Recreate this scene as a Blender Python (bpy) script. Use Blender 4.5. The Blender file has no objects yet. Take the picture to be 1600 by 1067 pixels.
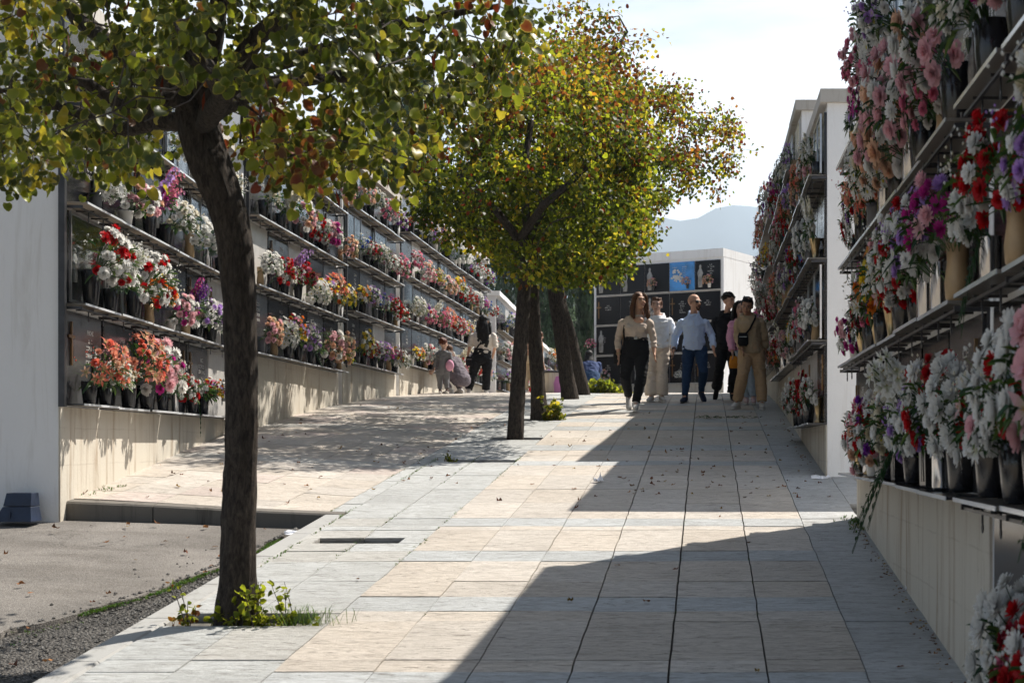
import bpy, bmesh, math, random
import numpy as np
from mathutils import Vector, Matrix, noise as mnoise
R = math.radians
F, CX, CY = 2222.0, 1104.0, 694.0          # focal length in photo pixels, principal point
S = bpy.context.scene
COL = S.collection
rnd = random.Random(7)

def at(px, py, d):
    """photo pixel at distance d along the path -> metres (camera at the origin, path along +Y)"""
    return Vector(((px-CX)*d/F, d, (CY-py)*d/F))

# ------------------------------------------------------------------ mesh builder
class MB:
    def __init__(s): s.v=[]; s.f=[]; s.c=[]; s.m=[]; s.col=None; s.mi=0
    def add(s, vs, fs, col=None, mi=None):
        o=len(s.v); s.v.extend([tuple(p) for p in vs])
        for f in fs: s.f.append(tuple(i+o for i in f)); s.m.append(s.mi if mi is None else mi)
        if col is not None or s.col is not None:
            c = col if col is not None else s.col
            while len(s.c)<o: s.c.append((1,1,1))
            if len(c)==3 and not hasattr(c[0],'__len__'): s.c.extend([tuple(c)]*len(vs))
            else: s.c.extend([tuple(q) for q in c])
    def box(s, x0,x1,y0,y1,z0,z1, col=None, mi=None, M=None):
        vs=[Vector(p) for p in ((x0,y0,z0),(x1,y0,z0),(x1,y1,z0),(x0,y1,z0),(x0,y0,z1),(x1,y0,z1),(x1,y1,z1),(x0,y1,z1))]
        if M is not None: vs=[M@p for p in vs]
        s.add(vs,[(3,2,1,0),(4,5,6,7),(0,1,5,4),(1,2,6,5),(2,3,7,6),(3,0,4,7)],col,mi)
    def tube(s, pts, rad, n=8, col=None, mi=None, cap=True, flat=1.0, up=None):
        pts=[Vector(p) for p in pts]; vs=[]; fs=[]
        ref=Vector(up) if up is not None else None
        for i,p in enumerate(pts):
            t=(pts[min(i+1,len(pts)-1)]-pts[max(i-1,0)])
            t = t.normalized() if t.length>1e-9 else Vector((0,0,1))
            if ref is None:
                ref=Vector((1,0,0)) if abs(t.x)<.8 else Vector((0,1,0))
            a=(ref-t*ref.dot(t)); a=a.normalized() if a.length>1e-6 else t.orthogonal().normalized()
            b=t.cross(a); 
            if up is None: ref=a
            r=rad[i] if hasattr(rad,'__len__') else rad
            ra,rb=(r if hasattr(r,'__len__') else (r,r*flat))
            for k in range(n):
                q=2*math.pi*k/n; vs.append(p+a*(math.cos(q)*ra)+b*(math.sin(q)*rb))
        for i in range(len(pts)-1):
            for k in range(n):
                k2=(k+1)%n; fs.append((i*n+k,i*n+k2,(i+1)*n+k2,(i+1)*n+k))
        if cap:
            fs.append(tuple(range(n-1,-1,-1))); fs.append(tuple((len(pts)-1)*n+k for k in range(n)))
        s.add(vs,fs,col,mi)
    def lathe(s, prof, n=14, col=None, mi=None, M=None, sq=1.0):
        vs=[];fs=[]
        for r,z in prof:
            for k in range(n):
                q=2*math.pi*k/n; p=Vector((r*math.cos(q),r*math.sin(q)*sq,z)); vs.append(M@p if M is not None else p)
        for i in range(len(prof)-1):
            for k in range(n):
                k2=(k+1)%n; fs.append((i*n+k,i*n+k2,(i+1)*n+k2,(i+1)*n+k))
        fs.append(tuple(range(n-1,-1,-1))); fs.append(tuple((len(prof)-1)*n+k for k in range(n)))
        s.add(vs,fs,col,mi)
    def ball(s, c, r, n=10, m=7, col=None, mi=None, M=None):
        r = r if hasattr(r,'__len__') else (r,r,r); vs=[];fs=[]
        for i in range(1,m):
            t=math.pi*i/m
            for k in range(n):
                q=2*math.pi*k/n; p=Vector((r[0]*math.sin(t)*math.cos(q), r[1]*math.sin(t)*math.sin(q), r[2]*math.cos(t)))
                if M is not None: p=M@p
                vs.append(p+Vector(c))
        top=Vector((0,0,r[2])); bot=Vector((0,0,-r[2]))
        if M is not None: top=M@top; bot=M@bot
        vs.append(top+Vector(c)); vs.append(bot+Vector(c)); T=len(vs)-2;B=len(vs)-1
        for k in range(n):
            k2=(k+1)%n; fs.append((T,k,k2)); fs.append((B,(m-2)*n+k2,(m-2)*n+k))
            for i in range(m-2): fs.append((i*n+k,(i+1)*n+k,(i+1)*n+k2,i*n+k2))
        s.add(vs,fs,col,mi)
    def mesh(s, name, mats, smooth=False):
        me=bpy.data.meshes.new(name); me.from_pydata(s.v,[],s.f)
        for m in (mats if isinstance(mats,(list,tuple)) else [mats]): me.materials.append(m)
        if len(me.materials)>1: me.polygons.foreach_set('material_index', s.m)
        if s.c:
            while len(s.c)<len(s.v): s.c.append((1,1,1))
            a=me.color_attributes.new('Col','FLOAT_COLOR','POINT')
            arr=np.ones((len(s.v),4),np.float32); arr[:,:3]=np.array(s.c,np.float32); a.data.foreach_set('color',arr.ravel())
        if smooth: me.polygons.foreach_set('use_smooth',[True]*len(me.polygons))
        me.update(); return me
    def build(s, name, mats, parent=None, smooth=False, loc=None):
        return link(name, s.mesh(name,mats,smooth), parent, loc)

def link(name, data, parent=None, loc=None, rot=None, scale=None):
    o=bpy.data.objects.new(name,data); COL.objects.link(o)
    if parent is not None: o.parent=parent
    if loc is not None: o.location=loc
    if rot is not None: o.rotation_euler=rot
    if scale is not None: o.scale=scale
    return o
def tag(o, label=None, cat=None, group=None, kind=None):
    if label: o['label']=label
    if cat: o['category']=cat
    if group: o['group']=group
    if kind: o['kind']=kind
    return o
def empty(name, loc, rz=0.0, label=None, cat=None, group=None, kind=None):
    o=link(name,None,None,loc); o.rotation_euler=(0,0,rz); o.empty_display_size=.1
    return tag(o,label,cat,group,kind)
def mesh_from_arrays(name, V, Fc, mats, cols=None, smooth=False, mi=None, n_side=4):
    """fast: V (N,3), Fc (M,k) all faces with k corners"""
    me=bpy.data.meshes.new(name); V=np.asarray(V,np.float32); Fc=np.asarray(Fc,np.int32); k=Fc.shape[1]
    me.vertices.add(len(V)); me.vertices.foreach_set('co',V.ravel())
    me.loops.add(Fc.size); me.loops.foreach_set('vertex_index',Fc.ravel())
    me.polygons.add(len(Fc)); me.polygons.foreach_set('loop_start',np.arange(0,Fc.size,k,dtype=np.int32))
    me.polygons.foreach_set('loop_total',np.full(len(Fc),k,np.int32))
    for m in (mats if isinstance(mats,(list,tuple)) else [mats]): me.materials.append(m)
    if mi is not None: me.polygons.foreach_set('material_index',np.asarray(mi,np.int32))
    if cols is not None:
        a=me.color_attributes.new('Col','FLOAT_COLOR','POINT'); arr=np.ones((len(V),4),np.float32); arr[:,:cols.shape[1]]=cols; a.data.foreach_set('color',arr.ravel())
    if smooth: me.polygons.foreach_set('use_smooth',np.ones(len(Fc),bool))
    me.update(calc_edges=True); return me

# ------------------------------------------------------------------ materials
class NT:
    def __init__(s, name):
        s.m=bpy.data.materials.new(name); s.m.use_nodes=True; s.t=s.m.node_tree; s.t.nodes.clear()
        s.out=s.n('ShaderNodeOutputMaterial'); 
    def n(s, t, **kw):
        x=s.t.nodes.new(t)
        for k,v in kw.items():
            if k in x.inputs: x.inputs[k].default_value=v
            else: setattr(x,k,v)
        return x
    def l(s, a, b): s.t.links.new(a,b)
    def coord(s, scale=(1,1,1), which='Object', rot=(0,0,0)):
        tc=s.n('ShaderNodeTexCoord'); mp=s.n('ShaderNodeMapping'); mp.inputs['Scale'].default_value=scale; mp.inputs['Rotation'].default_value=rot
        s.l(tc.outputs[which],mp.inputs['Vector']); return mp.outputs['Vector']
    def noise(s, vec, scale, detail=4, rough=.55, dist=0.0):
        x=s.n('ShaderNodeTexNoise'); x.inputs['Scale'].default_value=scale; x.inputs['Detail'].default_value=detail; x.inputs['Roughness'].default_value=rough; x.inputs['Distortion'].default_value=dist
        s.l(vec,x.inputs['Vector']); return x.outputs['Fac']
    def ramp(s, fac, stops):
        x=s.n('ShaderNodeValToRGB'); e=x.color_ramp.elements
        while len(e)<len(stops): e.new(.5)
        for i,(p,c) in enumerate(stops):
            e[i].position=p; e[i].color=(c,c,c,1) if not hasattr(c,'__len__') else (*c,1)
        s.l(fac,x.inputs['Fac']); return x.outputs['Color']
    def mix(s, a, b, fac, mode='MIX'):
        x=s.n('ShaderNodeMix'); x.data_type='RGBA'; x.blend_type=mode
        for k,v in ((6,a),(7,b),(0,fac)):
            if isinstance(v,(int,float)): x.inputs[k].default_value = v if k==0 else (v,v,v,1)
            elif hasattr(v,'__len__'): x.inputs[k].default_value=(*v,1)
            else: s.l(v,x.inputs[k])
        return x.outputs[2]
    def math(s, op, a, b=None):
        x=s.n('ShaderNodeMath'); x.operation=op
        for i,v in enumerate((a,b)):
            if v is None: continue
            if isinstance(v,(int,float)): x.inputs[i].default_value=v
            else: s.l(v,x.inputs[i])
        return x.outputs[0]
    def bump(s, h, strength=.5, dist=.01, normal=None):
        x=s.n('ShaderNodeBump'); x.inputs['Strength'].default_value=strength; x.inputs['Distance'].default_value=dist; s.l(h,x.inputs['Height'])
        if normal is not None: s.l(normal,x.inputs['Normal'])
        return x.outputs['Normal']
    def pbsdf(s, col, rough=.7, metal=0.0, normal=None, spec=.5):
        x=s.n('ShaderNodeBsdfPrincipled')
        for nm,v in (('Base Color',col),('Roughness',rough),('Metallic',metal),('Specular IOR Level',spec)):
            if isinstance(v,(int,float)): x.inputs[nm].default_value=v
            elif hasattr(v,'__len__'): x.inputs[nm].default_value=(*v,1)
            else: s.l(v,x.inputs[nm])
        if normal is not None: s.l(normal,x.inputs['Normal'])
        return x.outputs[0]
    def surf(s, sh): s.l(sh,s.out.inputs['Surface']); return s.m
    def attr(s, name='Col'):
        x=s.n('ShaderNodeAttribute'); x.attribute_name=name; return x.outputs['Color']
    def mixsh(s, a, b, fac):
        x=s.n('ShaderNodeMixShader')
        if isinstance(fac,(int,float)): x.inputs[0].default_value=fac
        else: s.l(fac,x.inputs[0])
        s.l(a,x.inputs[1]); s.l(b,x.inputs[2]); return x.outputs[0]

def simple(name, col, rough=.6, metal=0.0, var=.15, scale=6, bump=0.0, bscale=40, spec=.5, rand=False):
    t=NT(name); v=t.coord(); n=t.noise(v,scale,5)
    lo=tuple(c*(1-var) for c in col); hi=tuple(min(1,c*(1+var)) for c in col)
    c=t.ramp(n,[(.3,lo),(.7,hi)])
    nm=t.bump(t.noise(v,bscale,4),bump,.01) if bump else None
    return t.surf(t.pbsdf(c,rough,metal,nm,spec))

M={}
def materials():
    # plaster walls: warm white, damp streaks and patches
    def plaster(name, base, dirt, amount, joint=0):
        t=NT(name); v=t.coord(); n=t.noise(v,1.4,6,.65); st=t.noise(t.coord((5,5,.45)),1.3,8,.75,.8); fine=t.noise(v,45,3)
        c=t.mix(base, tuple(x*.9 for x in base), n)
        c=t.mix(c, dirt, t.math('MULTIPLY',t.ramp(st,[(.52,0),(.74,1)]),amount))
        spk=t.ramp(t.noise(v,16,5,.7),[(.66,0),(.76,1)]); c=t.mix(c, tuple(x*.55 for x in dirt), t.math('MULTIPLY',spk,amount*.7))
        hgt=t.math('ADD',t.math('MULTIPLY',fine,.35),n)
        if joint:
            sp=t.n('ShaderNodeSeparateXYZ'); t.l(v,sp.inputs[0]); wz=t.math('ADD',sp.outputs['Z'],t.math('MULTIPLY',t.noise(v,3,4),.03))
            g=t.math('ABSOLUTE',t.math('SUBTRACT',t.math('FRACT',t.math('MULTIPLY',wz,1/.27)),.5)); ln=t.math('MULTIPLY',t.math('GREATER_THAN',.018,g),t.ramp(t.noise(v,2.3,4),[(.42,0),(.55,1)])); c=t.mix(c,tuple(x*.6 for x in dirt),t.math('MULTIPLY',ln,.16))
            gx=t.math('ABSOLUTE',t.math('SUBTRACT',t.math('FRACT',t.math('MULTIPLY',sp.outputs['X'],1/1.18)),.5)); lx=t.math('MULTIPLY',t.math('GREATER_THAN',.003,gx),.10); c=t.mix(c,tuple(x*.6 for x in dirt),lx)
        nm=t.bump(hgt,.35,.012)
        return t.surf(t.pbsdf(c,.9,0,nm,.2))
    M['plaster']=plaster('white_plaster',(.86,.855,.85),(.42,.38,.32),.42)
    M['plinth']=plaster('cream_plinth_plaster',(.58,.535,.455),(.28,.20,.13),1.0,1)
    M['roofcap']=plaster('weathered_coping',(.50,.47,.43),(.22,.17,.12),.8)
    M['kerb']=plaster('kerb_concrete',(.37,.365,.35),(.14,.13,.11),.8); M['kerbdark']=plaster('grimy_kerb_concrete',(.17,.155,.135),(.05,.045,.04),.9)
    M['soil']=simple('pit_soil',(.07,.05,.035),.95,0,.5,20,.6,60)
    # paving slabs
    t=NT('imprinted_paving'); a=t.attr()
    v=t.coord((3.4,12.0,12.0)); n1=t.noise(v,2.4,9,.72,.9); n2=t.noise(t.coord((1,3,3)),9,7,.75,.3); big=t.noise(t.coord(),.8,6,.65)
    fis=t.ramp(t.noise(t.coord((3.6,19,19)),2.3,8,.66,1.6),[(.34,0),(.405,1)])
    c=t.mix(a, t.mix(a,(.66,.64,.62),1,'MULTIPLY'), t.ramp(n1,[(.32,1),(.56,0)]))
    c=t.mix(c, (.23,.20,.165), t.math('MULTIPLY',t.math('SUBTRACT',1,fis),.85))
    c=t.mix(c, t.mix(a,(.66,.64,.62),1,'MULTIPLY'), t.math('MULTIPLY',t.ramp(big,[(.42,0),(.66,1)]),.45))
    c=t.mix(c, (.19,.16,.13), t.ramp(t.noise(t.coord(),26,6,.75),[(.66,0),(.8,.7)]))
    c=t.mix(c, t.mix(a,(1.22,1.2,1.17),1,'MULTIPLY'), t.math('MULTIPLY',t.ramp(n2,[(.55,0),(.75,1)]),.5))
    ln=t.ramp(t.math('ABSOLUTE',t.math('SUBTRACT',t.noise(t.coord((1.2,15,15)),1.9,7,.6,.5),.5)),[(0.0,1),(.016,0)])
    ln=t.math('MULTIPLY',ln,t.ramp(t.noise(t.coord((1,3.5,3.5)),2.4,5,.6),[(.47,0),(.58,1)])); c=t.mix(c,(.10,.085,.07),t.math('MULTIPLY',ln,.72))
    h=t.math('ADD',t.math('MULTIPLY',n1,1.3),t.math('ADD',t.math('MULTIPLY',fis,.6),t.math('MULTIPLY',n2,.5)))
    M['paving']=t.surf(t.pbsdf(c,.78,0,t.bump(h,.8,.016),.3))
    M['joint']=simple('joint_dirt',(.13,.12,.10),.95,0,.4,14,.5,50)
    # asphalt (old fine surface) and rough strip
    def asph(name,a,b,sc,bs,bd):
        t=NT(name); v=t.coord(); n=t.noise(v,sc,3,.8); vo=t.n('ShaderNodeTexVoronoi'); vo.inputs['Scale'].default_value=sc*1.6; t.l(v,vo.inputs['Vector'])
        big=t.noise(v,1.1,5,.6)
        c=t.mix(a,b,t.ramp(vo.outputs['Distance'],[(.15,1),(.6,0)])); c=t.mix(c,t.mix(c,(.7,.7,.7),1,'MULTIPLY'),t.ramp(big,[(.4,0),(.65,1)]))
        ck=t.ramp(t.math('ABSOLUTE',t.math('SUBTRACT',t.noise(v,1.3,8,.62,.8),.5)),[(0.0,1),(.006,0)]); ck=t.math('MULTIPLY',ck,t.ramp(t.noise(v,.9,3),[(.5,0),(.6,1)])); c=t.mix(c,tuple(x*.35 for x in a),t.math('MULTIPLY',ck,.8))
        pt=t.ramp(t.noise(t.coord((.5,1.6,1)),1.7,5,.7),[(.45,0),(.6,1)]); c=t.mix(c,t.mix(c,(.80,.79,.78),1,'MULTIPLY'),pt)
        return t.surf(t.pbsdf(c,.92,0,t.bump(t.math('ADD',n,vo.outputs['Distance']),bs,bd),.25))
    M['asphalt']=asph('old_asphalt',(.17,.155,.14),(.34,.315,.285),75,.5,.006)
    M['rough']=asph('crumbled_asphalt',(.075,.07,.065),(.25,.235,.215),42,1.0,.02)
    M['ground']=simple('dry_ground',(.24,.20,.15),.95,0,.3,.5,.5,10)
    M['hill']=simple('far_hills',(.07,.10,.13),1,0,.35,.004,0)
    # stone, metal, glass
    M['granite']=simple('black_granite',(.010,.010,.012),.16,0,.5,60,0,spec=.35); M['granite_matte']=simple('satin_black_granite',(.008,.008,.010),.35,0,.5,60,0,spec=.25)
    M['granite_grey']=simple('grey_granite',(.035,.035,.038),.25,0,.35,80,0)
    M['granite_light']=simple('pale_marble_lid',(.50,.48,.45),.25,0,.15,5,0)
    M['letter']=simple('pale_lettering',(.60,.58,.54),.4,.3,.1,5)
    M['steel']=simple('brushed_steel',(.48,.48,.49),.28,.9,.2,9)
    M['darkmetal']=simple('dark_metal',(.06,.06,.065),.4,.6,.3,9)
    M['bronze']=simple('bronze',(.22,.13,.06),.35,.8,.3,9)
    t=NT('smoked_shelf_glass'); v=t.coord(); n=t.noise(v,3,4)
    c=t.ramp(n,[(.3,(.19,.17,.15)),(.7,(.28,.255,.225))]); p=t.pbsdf(c,.28,0,None,.6); tr=t.n('ShaderNodeBsdfTranslucent'); tr.inputs['Color'].default_value=(.46,.41,.35,1)
    M['shelf']=t.surf(t.mixsh(p,tr.outputs[0],.4))
    M['shelfedge']=simple('shelf_glass_edge',(.62,.64,.66),.15,.2,.1,9)
    t=NT('niche_glass'); lw=t.n('ShaderNodeLayerWeight'); lw.inputs['Blend'].default_value=.35
    gl=t.n('ShaderNodeBsdfGlossy'); gl.inputs['Roughness'].default_value=.06; gl.inputs['Color'].default_value=(.9,.93,.97,1); tp=t.n('ShaderNodeBsdfTransparent'); tp.inputs['Color'].default_value=(.88,.9,.9,1)
    fac=t.math('ADD',t.math('MULTIPLY',lw.outputs['Fresnel'],.28),.02)
    M['glass']=t.surf(t.mixsh(tp.outputs[0],gl.outputs[0],fac))
    M['blackvase']=simple('black_glazed_vase',(.018,.018,.021),.18,0,.3,9,spec=.6)
    M['greyvase']=simple('grey_plastic_vase',(.10,.105,.115),.35,0,.2,9)
    M['goldvase']=simple('brushed_brass_vase',(.50,.37,.20),.3,.85,.2,9)
    M['woodvase']=simple('tan_vase',(.40,.27,.14),.4,.2,.2,9)
    M['whitepot']=simple('white_pot',(.70,.68,.64),.5,0,.1,9)
    M['steelvase']=simple('steel_vase',(.55,.55,.56),.12,.95,.1,9)
    # petals / leaves : colour attribute, translucent
    def leafy(name, transl, rough, var=.25, spec=.35, tb=1.0):
        t=NT(name); a=t.attr(); n=t.noise(t.coord(),30,3); c=t.mix(t.mix(a,(1-var,)*3,1,'MULTIPLY'),a,n)
        p=t.pbsdf(c,rough,0,None,spec); tr=t.n('ShaderNodeBsdfTranslucent'); t.l(t.mix(c,(tb,tb,tb),1,'MULTIPLY'),tr.inputs['Color'])
        return t.surf(t.mixsh(p,tr.outputs[0],transl))
    M['petal']=leafy('silk_petals',.48,.65,.18)
    M['green']=leafy('bouquet_leaves',.25,.5,.3)
    M['nearleaf']=leafy('shade_side_leaves',.36,.40,.2,.35,1.6); M['treeleaf']=leafy('tree_leaves',.58,.45,.2,.25,1.55)
    # bark
    t=NT('bark'); v=t.coord((1,1,.30)); n=t.noise(v,52,9,.75,.5); n2=t.noise(t.coord(),5,5)
    c=t.mix(t.ramp(n,[(.38,(.012,.010,.009)),(.62,(.085,.068,.055))]),(.10,.088,.075),t.math('MULTIPLY',n2,.2))
    M['bark']=t.surf(t.pbsdf(c,.92,0,t.bump(n,1.0,.02),.15))
    M['twig']=simple('twigs',(.05,.038,.03),.85,0,.3,20)
    M['litter']=leafy('dry_leaves',.1,.8)
    M['paper']=simple('crumpled_paper',(.75,.76,.8),.7,0,.08,30,.4)
    M['navy']=simple('navy_plastic',(.012,.022,.05),.5,0,.3,12,.2)
    M['blueposter']=simple('blue_photo_plaque',(.06,.26,.60),.2,0,.5,2.2)
    M['letterdim']=simple('etched_picture',(.30,.29,.27),.5,0,.5,18)
# ------------------------------------------------------------------ terrain
_PY=[-60,20,22,24,27,29,34,60,120]; _PZ=[-1.6-.104*60,.48,.665,.82,.98,1.04,1.2,1.3,1.3]
def prof(y): return float(np.interp(y,_PY,_PZ))
def H(x,y):
    c=.11*min(1,max(0,(-x-2.8)/1.8))
    if y>18: c*=max(0,1-(y-18)/6)
    return prof(y)+c
def und(x,y): return .004*mnoise.noise(Vector((x*.9,y*.6,0)))

def ground():
    # one far-reaching sheet under everything
    m=MB(); xs=[-3000,-600,-120,-40,-20,-12,-8,-6.5,-5,-3,-1,1.3,3,6,12,40,120,600,3000]
    ys=[-400,-60,-20,-5,0,3,6,8,10,12,15,20,24,29,36,46,60,120,400,1200,2600]
    vs=[(x,y,H(x,y)-.42) for y in ys for x in xs]; n=len(xs)
    m.add(vs,[(j*n+i,j*n+i+1,(j+1)*n+i+1,(j+1)*n+i) for j in range(len(ys)-1) for i in range(n-1)])
    tag(m.build('ground',M['ground']),kind='structure')
    # dirt bed the slabs lie on
    def sheet(name, mat, rects, dz, step=.6):
        m=MB()
        for x0,x1,y0,y1 in rects:
            nx=max(1,int((x1-x0)/step)); ny=max(1,int((y1-y0)/step))
            X=[x0+(x1-x0)*i/nx for i in range(nx+1)]; Y=[y0+(y1-y0)*i/ny for i in range(ny+1)]
            vs=[(x,y,H(x,y)+dz) for y in Y for x in X]
            m.add(vs,[(j*(nx+1)+i,j*(nx+1)+i+1,(j+1)*(nx+1)+i+1,(j+1)*(nx+1)+i) for j in range(ny) for i in range(nx)])
        return tag(m.build(name,mat),kind='structure')
    sheet('path_bed',M['joint'],[(-2.65,1.3,1.0,60),(-7.5,-2.65,10.45,60),(1.3,9,9.0,14)],-.045)
    # slabs ------------------------------------------------
    beige=(.58,.52,.45); beige2=(.60,.55,.49); grey=(.50,.51,.50); greyb=(.48,.485,.48); rose=(.58,.50,.45)
    rows=[(1.2,1.9,0),(1.9,2.3,1),(2.3,3.0,0),(3.0,3.4,1),(3.4,4.15,0),(4.15,4.5,1),(4.5,5.1,0),(5.1,5.72,0),(5.72,6.06,1),(6.06,6.26,0),(6.26,7.01,0),(7.01,7.24,0),(7.24,7.58,1),
          (7.58,7.99,0),(7.99,8.59,0),(8.59,8.94,1),(8.94,9.74,0),(9.74,9.9,0),(9.9,10.25,1),(10.25,11.0,0),(11.0,11.8,0),(11.8,12.72,0),(12.72,13.47,0),
          (13.47,13.83,1),(13.83,14.3,0),(14.3,14.77,0),(14.77,15.3,1),(15.3,16.1,0),(16.1,17.0,0),(17.0,17.5,1),(17.5,18.1,0),(18.1,18.6,1)]
    y=18.6
    k=0
    while y<46:
        L=(.55,.5,.36)[k%3]; rows.append((y,y+L,1 if k%3==2 else 0)); y+=L; k+=1
    cols=[(1.1,1.3,2),(.68,1.1,2),(.26,.68,0),(-.16,.26,0),(-.58,-.16,0),(-1.0,-.58,0),(-1.42,-1.0,0),(-1.85,-1.42,0),(-2.27,-1.85,1),(-2.65,-2.27,1)]
    pits=[(-2.62,-1.95,6.90,7.18),(-2.56,-2.0,9.22,9.44),(-2.5,-1.85,13.72,13.9),(-2.42,-1.86,15.85,16.12),(-2.42,-1.9,18.3,18.6)]
    m=MB(); rg=random.Random(3)
    def slab(x0,x1,y0,y1,col,gap=.005,gy=.0022,w=.004):
        # irregular edges, short vertical sides
        nx=2; ny=max(2,int((y1-y0)/.085)) if y0<16 else 2; X=[x0+gap,(x0+x1)/2,x1-gap]; Yn=[y0+gy+(y1-y0-2*gy)*j/ny for j in range(ny+1)]
        vs=[]; dz=rg.uniform(-.0025,.0025)
        for yy in Yn:
            for i,xx in enumerate(X):
                jx = 0 if i==1 else .0055*mnoise.fractal(Vector((x0*7 if i==0 else x1*7,yy*2.6,0)),.7,2,4)
                vs.append((xx+jx,yy+rg.uniform(-w,w)*.4,H(xx,yy)+dz+und(xx,yy)))
        n=3; fs=[(j*n+i,j*n+i+1,(j+1)*n+i+1,(j+1)*n+i) for j in range(ny) for i in range(2)]
        rim=[i for i in range(n)]+[j*n+2 for j in range(1,ny+1)]+[ny*n+1,ny*n]+[j*n for j in range(ny-1,0,-1)]
        b=len(vs)
        for r_ in rim: vs.append((vs[r_][0],vs[r_][1],vs[r_][2]-.05))
        L=len(rim)
        for q in range(L): fs.append((rim[(q+1)%L],rim[q],b+q,b+(q+1)%L))
        s=rg.uniform(.90,1.06); m.add(vs,fs,[tuple(min(.9,c*s) for c in col)]*b+[(.13,.125,.115)]*L)
    def cut(x0,x1,y0,y1,col,gap=.005):
        for (a,b,c,d) in pits:
            if x0<b-.01 and x1>a+.01 and y0<d-.01 and y1>c+.01:
                if y0<c-.03: slab(x0,x1,y0,c,col,gap)
                if y1>d+.03: slab(x0,x1,d,y1,col,gap)
                if x0<a-.03: slab(x0,a,max(y0,c),min(y1,d),col,gap)
                if x1>b+.03: slab(b,x1,max(y0,c),min(y1,d),col,gap)
                return
        slab(x0,x1,y0,y1,col,gap)
    for (x0,x1,t) in cols:
        for (y0,y1,g) in rows:
            if t==2: c=greyb
            elif t==1: c=grey if rg.random()<.85 else (.50,.49,.46)
            else: c=(.485,.50,.50) if g else (beige if rg.random()<.6 else beige2)
            if x0>1.05 and not (10.3<y0<13): 
                if y0<12.6: continue
            gap=.0050 if abs(x1+.16)<.01 or abs(x0+.16)<.01 else .0028
            cut(x0,x1,y0,y1,c,gap if x1>-1.1 else .0026)
    # plaza of the tree side
    xs=[-2.8,-2.65]; 
    x=-2.8; pc=[(-2.8,-2.65,1)]
    while x>-7.0: pc.append((x-.42,x,0)); x-=.42
    y=10.5; k=0
    while y<44:
        L=(.42,.46,.4,.5)[k%4]
        for (x0,x1,t) in pc:
            g=(k%7==6)
            c=grey if t else ((.52,.50,.46) if g else (beige if rg.random()<.45 else (beige2 if rg.random()<.7 else rose)))
            slab(x0,x1,y+(.05 if t else 0),y+L+(.05 if t else 0),c,.0024)
        y+=L; k+=1
    # side passage between the first two blocks of the shaded side
    y=10.2
    while y<12.9:
        x=1.3
        while x<6: slab(x,x+.42,y,y+.45,beige); x+=.42
        y+=.45
    o=tag(m.build('path_paving',M['paving']),kind='structure')
    # tree pit soil
    for (a,b,c,d) in pits:
        q=MB(); z=min(H(a,c),H(b,d))-.035
        q.box(a,b,c,d,z-.02,z+.004); tag(q.build('path_pit_ground',M['soil']),kind='structure')
    # kerbs
    m=MB()
    def kerb(p,q,w,h,n,side):
        p=Vector(p);q=Vector(q); dirv=(q-p); L=dirv.length; dirv/=L; nr=Vector((-dirv.y,dirv.x,0))*side
        for i in range(n):
            a=p+dirv*(L*i/n+.004); b=p+dirv*(L*(i+1)/n-.004); e=.012
            A=[a,b,b+nr*w,a+nr*w]; vs=[]
            for dz,ins in ((-h,0),(-e,0),(0,e)):
                for j,c in enumerate(A):
                    cc=c.copy()
                    if ins: cc+= (nr*ins if j<2 else -nr*ins)
                    vs.append((cc.x,cc.y,H(min(cc.x,-2.66),cc.y)+.003+dz+rg.uniform(-.001,.001)))
            fs=[(8,9,10,11),(0,1,5,4),(1,2,6,5),(2,3,7,6),(3,0,4,7),(4,5,9,8),(5,6,10,9),(6,7,11,10),(7,4,8,11)]
            m.add(vs,fs)
    kerb((-2.80,1.2,0),(-2.80,10.42,0),.145,.3,11,-1)
    tag(m.build('kerb',M['kerb']),kind='structure'); m=MB()
    kerb((-4.72,10.33,0),(-2.66,10.42,0),.13,.36,3,1)
    tag(m.build('kerb',M['kerbdark']),kind='structure')
    # asphalt: rough crumbled strip and a thin worn upper layer whose broken edge shows
    def HA(x,y): return H(min(x,-2.8),y)-.115 - .02*max(0,min(1,(-2.8-x)/.6))
    m=MB(); X=np.concatenate([np.linspace(-12,-5,8),np.linspace(-4.8,-2.80,26)]); Y=np.arange(1.0,10.46,.09)
    vs=[(x,y,HA(x,y)+.0055*mnoise.fractal(Vector((x*5,y*5,0)),.7,2.0,5)) for y in Y for x in X]; n=len(X)
    m.add(vs,[(j*n+i,j*n+i+1,(j+1)*n+i+1,(j+1)*n+i) for j in range(len(Y)-1) for i in range(n-1)])
    tag(m.build('road_rough_verge',M['rough']),kind='structure')
    def edge(y): return float(np.interp(y,[0,5.5,6.6,7.2,8.1,9.0,9.9,10.5],[-4.2,-3.95,-3.62,-3.42,-3.14,-3.02,-2.97,-2.93]))
    m=MB(); Y=np.arange(1.0,10.30,.045); vs=[];fs=[]
    T=np.array([0,.0001,.03,.1,.3,.6,1.0])
    for y in Y:
        e=edge(y)+.05*mnoise.fractal(Vector((3,y*2.2,0)),.8,2,4)+.02*mnoise.noise(Vector((9,y*9,0)))
        for k,tq in enumerate(T):
            x=e-tq*8.5; z=HA(x,y)+.032+.003*mnoise.noise(Vector((x*2,y*2,1)))-(.03 if k==0 else 0)
            vs.append((x,y,z))
    n=len(T); m.add(vs,[(j*n+i+1,j*n+i,(j+1)*n+i,(j+1)*n+i+1) for j in range(len(Y)-1) for i in range(n-1)])
    tag(m.build('road_asphalt',M['asphalt']),kind='structure')
    m=MB(); rg2=random.Random(8)
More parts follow.
